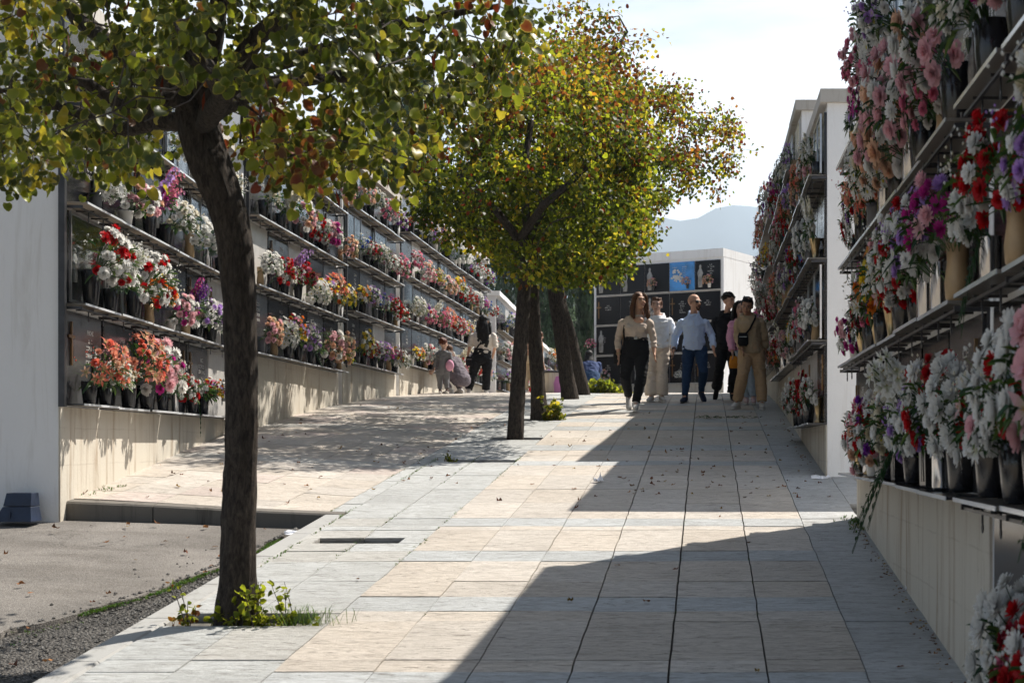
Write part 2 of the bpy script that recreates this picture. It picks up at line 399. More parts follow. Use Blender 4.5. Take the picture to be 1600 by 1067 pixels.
    for i in range(4200):
        y=rg2.uniform(4.5,10.3); e=edge(y); x=rg2.uniform(e-.03,-2.83) if rg2.random()<.97 else e+rg2.gauss(-.1,.15)
        s=rg2.choice([.003,.005,.006,.009,.013]); z=HA(x,y)+s*.4+(.032 if x<e else 0)
        g=rg2.uniform(.05,.3); vs=[Vector((rg2.uniform(.6,1)*a,rg2.uniform(.6,1)*b,rg2.uniform(.5,.9)*c))*s+Vector((x,y,z)) for a,b,c in ((1,0,0),(-1,0,0),(0,1,0),(0,-1,0),(0,0,1),(0,0,-1))]
        m.add(vs,[(0,2,4),(2,1,4),(1,3,4),(3,0,4),(2,0,5),(1,2,5),(3,1,5),(0,3,5)],(g,g*.95,g*.88))
    tag(m.build('gravel',M['litter']),'loose dark gravel crumbled along the kerb','gravel',kind='stuff')
    # moss line on the broken asphalt edge and weeds in joints
    m=MB()
    def tuft(x,y,z,h,n,c):
        for i in range(n):
            a=rg2.uniform(0,6.28); l=h*rg2.uniform(.5,1); w=.0022; t=Vector((math.cos(a),math.sin(a),0)); s=Vector((-t.y,t.x,0))*w
            b=Vector((x+rg2.uniform(-.01,.01),y+rg2.uniform(-.01,.01),z)); mid=b+t*l*.25+Vector((0,0,l*.6)); e2=b+t*l*.7+Vector((0,0,l*.8))
            m.add([b-s,b+s,mid+s,mid-s,e2],[(0,1,2,3),(3,2,4)],tuple(q*rg2.uniform(.7,1.3) for q in c))
    for i in range(900):
        y=rg2.uniform(7.5,9.9); x=edge(y)+rg2.gauss(.01,.02); tuft(x,y,HA(x,y)+.015,.018,4,(.10,.19,.02))
    for i in range(110):
        y=rg2.uniform(5.6,7.4); x=edge(y)+rg2.gauss(.05,.04); tuft(x,y,HA(x,y)+.01,.012,3,(.10,.17,.03))
    for i in range(520):
        xj=rg2.choice([-2.655,-2.655,-2.27,-1.85,-2.8]); y=rg2.choice([rg2.gauss(9.0,.3),rg2.gauss(10.3,.3),rg2.gauss(12.9,.35),rg2.gauss(13.9,.2)])
        if xj==-2.8 and y<10.6: continue
        tuft(xj+rg2.gauss(0,.008),y,H(xj,y)-.012,.03,3,(.12,.20,.02))
    for i in range(60):
        xj=rg2.choice([-1.42,-1.0,-.16,.26]); y=rg2.choice([7.2,8.7,8.0,10.1])+rg2.gauss(0,.03); tuft(xj+rg2.gauss(0,.006),y,H(xj,y)-.012,.02,3,(.12,.18,.02))
    for i in range(90):
        a=rg2.choice([(1.06,10.15),(1.05,9.9),(1.06,10.0),(-4.62,11)]); x=a[0]+rg2.gauss(0,.04); y=a[1]+rg2.gauss(0,.12); tuft(x,y,H(x,y),.03,4,(.10,.18,.02))
    tag(m.build('weeds',M['green']),'low green moss and weeds along the kerb and joints','weeds',kind='stuff')
    # distant hills
    m=MB(); X=np.linspace(-3600,3600,180); rowsY=[(2500,0),(2750,.25),(3000,.6),(3250,1.0),(3600,.7),(4000,.1)]
    vs=[]
    for (yy,k) in rowsY:
        for x in X:
            base=478+22*math.exp(-((x-60)/240)**2)-18*math.exp(-((x+40)/60)**2)+20*mnoise.fractal(Vector((x*.0016,3,0)),.9,2,5)+7*mnoise.noise(Vector((x*.009,5,0)))
            if x>1200: base+=.05*(x-1200)
            base-= 40*max(0,(-x)/900) if x<0 else 0
            h=base*3250/3000*k*(1+.12*mnoise.noise(Vector((x*.004,yy*.004,0)))*(1 if k<1 else 0))
            vs.append((x,yy,h if k>0 else -3))
    n=len(X); m.add(vs,[(j*n+i,j*n+i+1,(j+1)*n+i+1,(j+1)*n+i) for j in range(len(rowsY)-1) for i in range(n-1)])
    tag(m.build('hills',M['hill'],smooth=True),kind='structure')
# ------------------------------------------------------------------ niche blocks
def glyphs(m, x, z, h, text_len, rg, v=0.0, mono=True):
    """a line of small raised capitals (strokes)"""
    w=h*.62; t=h*.2
    for i in range(text_len):
        if rg.random()<.12: x+=w*1.1; continue
        k=rg.randrange(7); B=[]
        if k in (0,1,2,4,5): B.append((0,0,t,h))
        if k in (0,3,5): B.append((0,h-t,w,h))
        if k in (1,3,5): B.append((0,0,w,t))
        if k in (0,4,6): B.append((0,h*.42,w,h*.42+t))
        if k in (2,4,6): B.append((w-t,0,w,h))
        for (a,b,c,d) in B: m.add([(x+a,v,z+b),(x+c,v,z+b),(x+c,v,z+d),(x+a,v,z+d)],[(0,1,2,3)])
        x+=w*1.45
    return x
INS={}
def inscriptions(o):
    key=o
    if key in INS: return INS[key]
    L=[]; rg=random.Random(5)
    for k in range(9):
        m=MB(); v=.0; z=.50; cx=rg.uniform(.38,.55)
        lines=rg.choice([3,4,5,6])
        for i in range(lines):
            n=rg.randint(4,11) if i else 5; h=.030 if i else .034
            if k%3==0: n=min(n,8)
            glyphs(m,cx-n*h*.45,z,h,n,rg,v); z-=h*1.75
        me=m.mesh('inscription',M['letter']); L.append(me)
    INS[key]=L; return L
def cross_mesh():
    if 'x' in INS: return INS['x']
    m=MB(); m.box(-.012,.012,-.006,.006,0,.32); m.box(-.065,.065,-.006,.006,.20,.222); INS['x']=m.mesh('cross',M['bronze']); return INS['x']
def figure_mesh():
    if 'f' in INS: return INS['f']
    m=MB(); m.lathe([(.035,0),(.04,.05),(.03,.13),(.042,.17),(.018,.205)],10,sq=.4); m.ball((0,0,.225),(.019,.012,.024),8,6); m.tube([(-.04,0,.16),(-.015,-.02,.1),(.02,-.02,.1),(.04,0,.16)],.01,6); INS['f']=m.mesh('figurine',M['letterdim'],True); return INS['f']

BLOCKS={}
def block(key, A, B, o, shelves, roofz, ncol, label, group, depth=2.4, sillw=.16, shw=.17, roof_over=.10, roof_h=.11, doors=.55, detail=2, plinth=True, end_margin=.06, seed=1, concrete_ledge=False, zmin=None, roofmat='roofcap', wallmat='plaster'):
    rg=random.Random(seed*17+3)
    A=Vector((A[0],A[1],0)); B=Vector((B[0],B[1],0)); d=B-A; L=d.length; ang=math.atan2(d.y,d.x)
    gz=min(H(A.x,A.y),H(B.x,B.y))-.25
    if zmin is not None: gz=zmin
    e=empty('niche_block',(A.x,A.y,0),ang,label,'niche wall',group)
    def bx(m,u0,u1,v0,v1,z0,z1,mi=None):
        a,b=sorted((v0*o,v1*o)); m.box(u0,u1,a,b,z0,z1,mi=mi)
    sill=shelves[0]
    m=MB(); bx(m,0,L,-depth,0,gz,roofz-roof_h); m.build('wall',M[wallmat],e)
    if plinth:
        m=MB(); bx(m,.008,L-.004,-.3,.012,gz,sill-.02); m.build('plinth',M['plinth'],e)
    m=MB()
    if roof_over>0:
        n=max(1,int(L/1.0)); 
        for i in range(n):
            a=-.05+(L+.1)*i/n; b=-.05+(L+.1)*(i+1)/n
            bx(m,a+.003,b-.003,-depth-.1,roof_over+rg.uniform(-.006,.006),roofz-roof_h,roofz+rg.uniform(-.004,.004))
        m.build('roof',M[roofmat],e)
    else:
        bx(m,-.004,L+.004,-depth-.004,.03,roofz-roof_h,roofz); m.build('roof',M['plaster'],e)
    cw=(L-2*end_margin)/ncol
    tops=list(shelves[1:])+[roofz-roof_h-.02]
    Mi=Matrix.Translation(A)@Matrix.Rotation(ang,4,'Z')
    for j,zs in enumerate(shelves):
        zt=tops[j]
        # shelf
        w=sillw if j==0 else shw
        m=MB()
        for i in range(ncol):
            u0=end_margin+i*cw; ww=w+rg.uniform(-.012,.012); dz=rg.uniform(-.004,.004); th=.013
            if concrete_ledge: bx(m,u0-.0,u0+cw,0,w,zs-.028,zs,0)
            else:
                bx(m,u0+.008,u0+cw-.008,.0,ww,zs-th+dz,zs+dz,0); bx(m,u0+.006,u0+cw-.006,ww,ww+.004,zs-th-.0015+dz,zs+.0015+dz,1)
        mats=[M['granite_grey'] if j==0 and not concrete_ledge else (M['roofcap'] if concrete_ledge else M['shelf']),M['shelfedge']]
        m.build('shelf',mats,e)
        if detail>=1 and j>0 and not concrete_ledge:
            m=MB()
            for i in range(ncol+1):
                u=end_margin+i*cw; bx(m,u-.009,u+.009,.0,w-.02,zs-.045,zs-.024)
                bx(m,u-.004,u+.004,.0,.012,zs-.20,zs-.045)
                if detail>=2 and i<ncol:
                    for q in (.3,.7):
                        uu=u+cw*q; vv=.11*o; m.tube([(uu,vv,zs-.03),(uu,vv,zs-.085)],.0045,5); m.ball((uu,vv,zs-.10),(.014,.005,.02),7,5)
                        bx(m,uu-.004,uu+.004,.02,w-.02,zs-.034,zs-.024)
            bx(m,end_margin,L-end_margin,.125,.137,zs-.046,zs-.034)
            m.build('shelf_bracket',M['darkmetal'],e)
        for i in range(ncol):
            u0=end_margin+i*cw
            h=zt-zs-.05
            r=rg.random(); mat=M['granite'] if r<.68 or (key=='R0' and j==0) else (M['granite_grey'] if r<.90 else M['granite_light'])
            mg=.022 if key!='B' else .009; m=MB(); bx(m,u0+mg,u0+cw-mg,0,.022+rg.uniform(0,.004),zs+.006,zs+h,0); lid=m.build('niche_lid',mat,e)
            if detail>=1:
                if rg.random()<.85 and mat is not M['granite_light'] and not (key=='R0' and j==0):
                    ins=rg.choice(inscriptions(o)); s=link('inscription',ins,lid,(u0+(cw*.08 if o<0 else cw*.92),.0275*o,zs+.02)); s.scale=(min(1,cw/.88)*(-1 if o>0 else 1),1,h/.66)
                if detail>=2 and rg.random()<.5:
                    link('cross',cross_mesh(),lid,(u0+cw*rg.choice([.14,.84]),.034*o,zs+h*.42))
                if detail>=2 and rg.random()<.3:
                    link('figurine',figure_mesh(),lid,(u0+cw*rg.choice([.2,.75]),.04*o,zs+h*.25))
            if rg.random()<(doors*.45 if j<len(shelves)-1 else doors*1.3) and j>0:
                m=MB(); t=.018; a,b,c,d2=u0+.028,u0+cw-.028,zs+.012,zs+h-.01; v0,v1=.045,.062
                bx(m,a,a+t,v0,v1,c,d2); bx(m,b-t,b,v0,v1,c,d2); bx(m,a+t,b-t,v0,v1,d2-t,d2); bx(m,a+t,b-t,v0,v1,c,c+t)
                if rg.random()<.5: bx(m,(a+b)/2-t*.4,(a+b)/2+t*.4,v0,v1,c+t,d2-t)
                f=m.build('glass_door',M['steel'],e)
                m=MB(); bx(m,a+t*.5,b-t*.5,.051,.056,c+t*.5,d2-t*.5); m.build('pane',M['glass'],f)
    BLOCKS[key]=dict(M=Mi,L=L,o=o,shelves=shelves,tops=tops,ncol=ncol,cw=cw,end=end_margin,e=e,shw=shw)
    return e

def blocks():
    g='niche walls along the path'
    p=.75
    e=block('L1',(-4.65,10.2),(-5.24,15.5),-1,[.29,1.02,1.75,2.49],3.30,6,'niche wall behind the leaning tree, its white end wall facing the asphalt',g,doors=.45,seed=1,depth=2.6)
    m=MB(); m.box(-.02,.03,-.05,-.006,.27,3.15); m.build('corner_post',M['darkmetal'],e)
    e=block('L2',(-5.10,15.6),(-5.24,20.2),-1,[1.02,1.77,2.53,3.27],4.05,5,'niche wall with pink spikes and yellow bunches, one step above the lowest sill',g,seed=2)
    m=MB(); m.box(0,.03,-.08,-.05,1.0,3.95); m.build('corner_post',M['darkmetal'],e)
    e=block('L3',(-5.20,20.3),(-5.24,23.95),-1,[1.17,1.92,2.67,3.42],4.18,4,'niche wall between the yellow bunches and the small child in grey',g,seed=3,detail=1)
    m=MB(); m.box(0,.025,-.07,-.05,1.1,4.0); m.build('corner_post',M['darkmetal'],e)
    e=block('L4',(-5.20,24.05),(-5.22,33.5),-1,[1.36,2.11,2.86,3.60],4.36,11,'long niche wall behind the woman with black hair',g,seed=4,detail=1)
    e=block('L5',(-4.98,33.6),(-5.32,42.2),-1,[1.30,1.98,2.70],3.62,9,'far niche wall with a white coping, seen between the trunks',g,seed=5,detail=0,doors=.2,roofmat='plaster')
    e=block('L6',(-5.1,43.2),(-5.5,54.5),-1,[1.20,1.85,2.45],3.12,12,'farthest low niche wall ending behind the two thick leaning trunks',g,seed=6,detail=0,doors=.1,roofmat='plaster')
    # shaded side
    block('R0',(1.1,2.9),(1.1,5.40),1,[-.96,-.20,.56,1.27,1.98],2.85,3,'shaded niche wall at the picture edge above red and white flowers',g,seed=11,depth=2.2,doors=.5,shw=.165,sillw=.16,plinth=True)
    block('R1',(1.1,5.46),(1.1,10.3),1,[-.20,.56,1.27,1.98],2.85,6,'shaded niche wall over the long cream plinth beside the path',g,seed=12,depth=2.2,doors=.4,shw=.16,sillw=.16,roof_over=.05)
    block('R2',(1.07,12.6),(1.07,15.9),1,[.19,.93,1.66,2.40],3.14,4,'shaded niche wall with the tall white end wall and brown coping',g,seed=13,depth=2.2,doors=.3,shw=.16,sillw=.16,roof_over=.07,roof_h=.12,end_margin=.03)
    block('R3',(1.07,16.0),(1.07,20.9),1,[.93,1.66,2.40,3.10],3.86,6,'taller shaded niche wall beyond the white end wall',g,seed=14,depth=2.2,doors=.2,shw=.16,sillw=.14,roof_over=.07,detail=1)
    block('R4',(1.07,21.0),(1.07,27.0),1,[1.20,1.93,2.65,3.35],4.08,7,'farthest shaded niche wall next to the boy in beige',g,seed=15,depth=2.2,doors=.1,shw=.16,sillw=.14,roof_over=.06,detail=0)
    # cross building at the end of the path
    e=block('B',(-2.83,35.8),(.41,34.1),-1,[1.49,2.24,2.99,3.73],4.70,5,'white cross building with rows of black stone plaques at the path end',g,seed=21,depth=2.6,doors=0,shw=.05,sillw=.04,roof_over=0,roof_h=.20,detail=0,concrete_ledge=True,end_margin=.07)
    bb=BLOCKS['B']; cw=bb['cw']; rg=random.Random(9); lid_h=.68
    lids=[c for c in e.children if c.name.startswith('niche_lid')]
    n=0
    for j,zs in enumerate(bb['shelves']):
        for i in range(5):
            lid=lids[j*5+i]; u0=bb['end']+i*cw
            lid.data.materials[0]=M['granite_matte']
            if j==3 and i==3:
                lid.data.materials[0]=M['blueposter']; lid['label']='bright blue photo plaque'
                m=MB(); m.add([(0,0,0),(.30,0,0),(.24,0,.38),(.16,0,.46),(.06,0,.40)],[(0,1,2,3,4)]); 
                rgp=random.Random(2)
                for k in range(40):
                    a=rgp.uniform(0,6.28); rr=rgp.uniform(0,.15)**1; c=Vector((.16+math.cos(a)*rr,-.004-.0006*k,.28+math.sin(a)*rr*1.3)); s=rgp.uniform(.02,.04)
                    m.add([c+Vector((math.cos(q*1.257)*s,0,math.sin(q*1.257)*s)) for q in range(5)],[(0,1,2,3,4)])
                m.v=m.v[5:]; m.f=[tuple(q-5 for q in f) for f in m.f[1:]]; m.m=m.m[1:]
                o_=m.build('printed_flowers',M['letter'],lid); o_.location=(u0+.06,-.030,zs+.05)
                m=MB(); glyphs(m,u0+.10,zs+.56,.022,7,rg,-.030)
                for q in range(5): glyphs(m,u0+.36,zs+.57-q*.05,.018,rg.randint(6,9),rg,-.030)
                m.build('inscription',M['letter'],lid)
                continue
            m=MB(); k=(i+j*2)%4
            if j<3 or i==4:
                x0=u0+ (.26 if k!=2 else .10); z=zs+(.46 if k!=1 else .58)
                if i==4 and j==3: x0=u0+.34; z=zs+.58
                for q in range(3+k):
                    nn=3 if q==0 else rg.randint(4,8); h=.028
                    glyphs(m,x0+.10-nn*h*.42,z,h,nn,rg,-.030); z-=.052
                m.build('inscription',M['letter'],lid)
            if k in (0,3) and j<3: s=link('cross',cross_mesh(),lid,(u0+.09,-.034,zs+.16)); s.scale=(1,1,1.3)
            if k in (1,2) or j==3: s=link('figurine',figure_mesh(),lid,(u0+(.5 if k==1 else .16),-.04,zs+.06)); s.scale=(1.7,1,2.2)
# ------------------------------------------------------------------ flowers
PAL=dict(white=(.80,.79,.75),ivory=(.76,.71,.58),cream=(.66,.58,.40),red=(.50,.008,.012),dark=(.20,.006,.02),pink=(.76,.22,.34),pale=(.76,.45,.48),coral=(.80,.20,.13),salmon=(.80,.36,.24),
 peach=(.78,.50,.34),orange=(.85,.24,.02),yellow=(.82,.62,.04),purple=(.20,.03,.32),magenta=(.50,.03,.26),lilac=(.50,.30,.66),blue=(.06,.14,.55),sky=(.40,.55,.75),mauve=(.42,.12,.30))
def rotz_to(n, spin):
    n=Vector(n).normalized(); q=n.to_track_quat('Z','Y').to_matrix().to_4x4(); return q@Matrix.Rotation(spin,4,'Z')
def shade(c,f): return tuple(min(.9,q*f) for q in c)
def petal(m, M4, length, width, open_, curl, c, cc=None, pointed=False):
    """one petal from the centre: base, belly, tip; open_ = angle from the flower axis"""
    s0,c0=math.sin(open_),math.cos(open_)
    s1,c1=math.sin(open_+curl),math.cos(open_+curl)
    b=Vector((0,0,0)); mid=Vector((s0*length*.55,0,c0*length*.55)); tip=mid+Vector((s1*length*.45,0,c1*length*.45)); w=Vector((0,width/2,0))
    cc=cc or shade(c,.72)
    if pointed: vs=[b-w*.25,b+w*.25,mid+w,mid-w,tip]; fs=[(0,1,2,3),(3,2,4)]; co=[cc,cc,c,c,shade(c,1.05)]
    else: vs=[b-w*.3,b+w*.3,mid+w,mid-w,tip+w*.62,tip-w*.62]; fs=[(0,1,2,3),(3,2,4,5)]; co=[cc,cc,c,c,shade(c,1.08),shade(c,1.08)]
    m.add([M4@p for p in vs],fs,co)
def blossom(m, kind, pos, nrm, size, c, rg, lod=0):
    base=Matrix.Translation(Vector(pos))@rotz_to(nrm,rg.uniform(0,6.28)); c=shade(c,rg.uniform(.86,1.12))
    def ring(n,open_,curl,ln,w,off=0,cc=None,col=None,pointed=False,z=0):
        for k in range(n):
            Mt=base@Matrix.Translation((0,0,z))@Matrix.Rotation(off+6.283*k/n+rg.uniform(-.12,.12),4,'Z')
            petal(m,Mt,ln*size*rg.uniform(.9,1.1),w*size,open_+rg.uniform(-.1,.1),curl,col or c,cc,pointed)
    if kind=='rose':
        if lod==0:
            ring(3,.12,.1,.62,.5,0); ring(4,.38,-.15,.72,.6,.4); ring(5,.72,.1,.8,.66,.2); ring(6,1.1,.35,.85,.66,.5); ring(6,1.45,.5,.8,.6,.1,z=-.05*size)
        else: ring(3,.2,.1,.6,.6); ring(5,.8,.1,.75,.7); ring(5,1.3,.4,.8,.7,.3)
    elif kind=='mum':
        q=1 if lod==0 else .6
        for (n,o_,l) in ((6,.2,.55),(10,.55,.68),(13,.9,.78),(14,1.25,.82),(12,1.6,.8)): ring(max(4,int(n*q)),o_,-.35,l,.24/q,rg.uniform(0,1))
    elif kind=='carn':
        for (n,o_,l) in ((5,.2,.6),(8,.55,.72),(9,.95,.8),(8,1.35,.82)): ring(n if lod==0 else max(4,n-3),o_,rg.uniform(-.5,.6),l,.42,rg.uniform(0,1))
    elif kind=='daisy':
        ring(13 if lod==0 else 8,1.35,-.15,.95,.3 if lod==0 else .42,0,None)
        yc=(.70,.60,.10) if rg.random()<.6 else shade(c,.6); m.ball((0,0,0),(.20*size,.20*size,.12*size),7,4,yc,M=base.to_3x3().to_4x4()) if False else None
        vs=[base@Vector((math.cos(a)*.22*size,math.sin(a)*.22*size,.05*size)) for a in (0,1.05,2.1,3.14,4.19,5.24)]+[base@Vector((0,0,.14*size))]
        m.add(vs,[(i,(i+1)%6,6) for i in range(6)],yc)
    elif kind=='lily':
        ring(3,.9,.5,1.35,.5,0,(.45,.50,.25),None,True); ring(3,1.0,.55,1.3,.42,1.05,(.45,.50,.25),None,True)
        ring(5,.25,.2,.7,.05,0,(.5,.5,.2),(.45,.25,.05),True)
    elif kind=='small':
        ring(5,1.1,.2,.8,.7,0,(.6,.55,.3))
def leaf(m, pos, dirv, ln, w, c, rg, fold=.25, droop=.3):
    d=Vector(dirv).normalized(); s=d.cross(Vector((0,0,1))); s=s.normalized() if s.length>.05 else Vector((1,0,0)); up=s.cross(d)
    p=Vector(pos); a=p+d*ln*.35+up*ln*.06; b=p+d*ln*.7-Vector((0,0,droop*ln*.2)); t=p+d*ln-Vector((0,0,droop*ln*.6)); lift=up*w*fold
    m.add([p,a-s*w*.42+lift,a,a+s*w*.42+lift,b-s*w*.36+lift,b,b+s*w*.36+lift,t],[(0,2,1),(0,3,2),(1,2,5,4),(2,3,6,5),(4,5,7),(5,6,7)],shade(c,rg.uniform(.7,1.3)))
GREENS=[(.040,.10,.018),(.025,.07,.02),(.07,.14,.022),(.035,.08,.03),(.10,.16,.03)]

def bouquet(spec, seed, lod=0):
    """spec: cols [(colour,weight)], kinds, n, r (dome radius), size, spikes, lean; returns (blossoms mesh, foliage mesh)
       origin at the vase mouth, +Y away from the wall"""
    rg=random.Random(seed); fl=MB(); gr=MB()
    names=[c for c,w in spec['cols'] for _ in range(w)]
    r=spec.get('r',.17); n=int(spec['n']*1.35); sz=spec.get('size',.075)*.84; lean=spec.get('lean',.45); h=spec.get('h',.16)
    cen=Vector((0,.04+lean*.10,h*.55)); pts=[]
    tries=0
    while len(pts)<n and tries<n*60:
        tries+=1
        a=rg.uniform(0,6.283); ce=rg.uniform(-.45 if lean>.5 else -.2,1); se=math.sqrt(max(0,1-ce*ce))
        d=Vector((se*math.cos(a),se*math.sin(a),ce))
        if d.y<-.45: continue
        p=cen+Vector((d.x*r*1.05,d.y*r*.85,d.z*r*spec.get('tall',1.1)))*rg.uniform(.78,1.08)
        if any((p-q).length<sz*.78 for q,_ in pts): continue
        pts.append((p,d))
    clump={}
    for p,d in pts:
        kind=rg.choice(spec['kinds']); cn=rg.choice(names)
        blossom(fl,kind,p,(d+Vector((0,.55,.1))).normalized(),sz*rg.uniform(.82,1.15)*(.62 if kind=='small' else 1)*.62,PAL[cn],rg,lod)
        gr.tube([Vector((rg.uniform(-.02,.02),rg.uniform(-.02,.02),-.03)),p*.5+Vector((0,0,.02)),p],.0022,3,GREENS[0],cap=False)
    for k in range(spec.get('spikes',0)):
        a=rg.uniform(-.6,.6); L=rg.uniform(.26,.42)*spec.get('spike_len',1); c=PAL[rg.choice([q for q in spec.get('spike_cols',names)])]
        base=Vector((rg.uniform(-.05,.05),.03,.02)); dirv=Vector((math.sin(a)*.75,rg.uniform(.05,.4),1)).normalized(); q=[]
        nseg=11 if lod==0 else 7
        for i in range(nseg+1):
            t=i/nseg; p=base+dirv*L*t+Vector((0,.10*t*t*spec.get('bend',1),-.05*t*t)); q.append(p)
            if t>.25:
                for s in (0,1):
                    aa=i*2.4+s*3.14; nd=(Vector((math.cos(aa),math.sin(aa)+.5,.25))).normalized(); sc=spec.get('spsize',.05)*(1.15-t*.65)
                    blossom(fl,'small' if lod else rg.choice(['small','lily']) if spec.get('glad') else 'small',p+nd*.016,nd,sc,c,rg,lod)
        gr.tube(q,.003,4,GREENS[2],cap=False)
    nf=spec.get('filler',0)
    for i in range(nf):
        a=rg.uniform(0,6.28); d=Vector((math.cos(a)*.8,math.sin(a)*.8+.3,rg.uniform(-.1,1))).normalized(); p=cen+d*r*rg.uniform(1.0,1.35)
        cc=PAL[rg.choice(spec.get('filler_cols',['white','ivory']))]
        for j in range(6):
            q=p+Vector((rg.gauss(0,.018),rg.gauss(0,.018),rg.gauss(0,.018))); s=.006
            fl.add([q+Vector((s,0,0)),q+Vector((0,s,0)),q+Vector((-s,0,0)),q+Vector((0,-s,0)),q+Vector((0,0,s)),q-Vector((0,0,s))],[(0,1,4),(1,2,4),(2,3,4),(3,0,4),(1,0,5),(2,1,5),(3,2,5),(0,3,5)],cc)
        gr.tube([cen*.5,p],.0012,3,GREENS[2],cap=False)
    for i in range(int(spec.get('leaves',26)*1.7)):
        a=rg.uniform(0,6.283); d=Vector((math.cos(a),math.sin(a)+.4,rg.uniform(-.5,.9))).normalized(); p=cen+Vector((d.x*r,d.y*r*.8,d.z*r))*rg.uniform(.4,1.0)
        leaf(gr,p,d,rg.uniform(.055,.10)*spec.get('leafscale',1),rg.uniform(.024,.04)*spec.get('leafscale',1),rg.choice(GREENS),rg)
    for i in range(spec.get('fronds',0)):
        a=rg.uniform(-1,1); d=Vector((math.sin(a),.5,math.cos(a)*rg.choice([1,1,-.6]))).normalized(); L=rg.uniform(.22,.34); p0=cen*.5
        if spec.get('fall'): d=Vector((math.sin(a)*.5,.75,-.75)).normalized(); L=rg.uniform(.34,.50); p0=cen*.8
        for k in range(9):
            t=k/9; p=p0+d*L*t+Vector((0,0,-.10*t*t)); s=d.cross(Vector((0,1,0))).normalized(); ll=.075*(1-t*.75)
            for sg in (-1,1): leaf(gr,p,s*sg+d*.5,ll,.013,GREENS[1],rg)
        gr.tube([p0+d*L*t/4+Vector((0,0,-.10*(t/4)**2)) for t in range(5)],.002,3,GREENS[1],cap=False)
    return fl.mesh('blossoms',M['petal']), gr.mesh('foliage',M['green'])

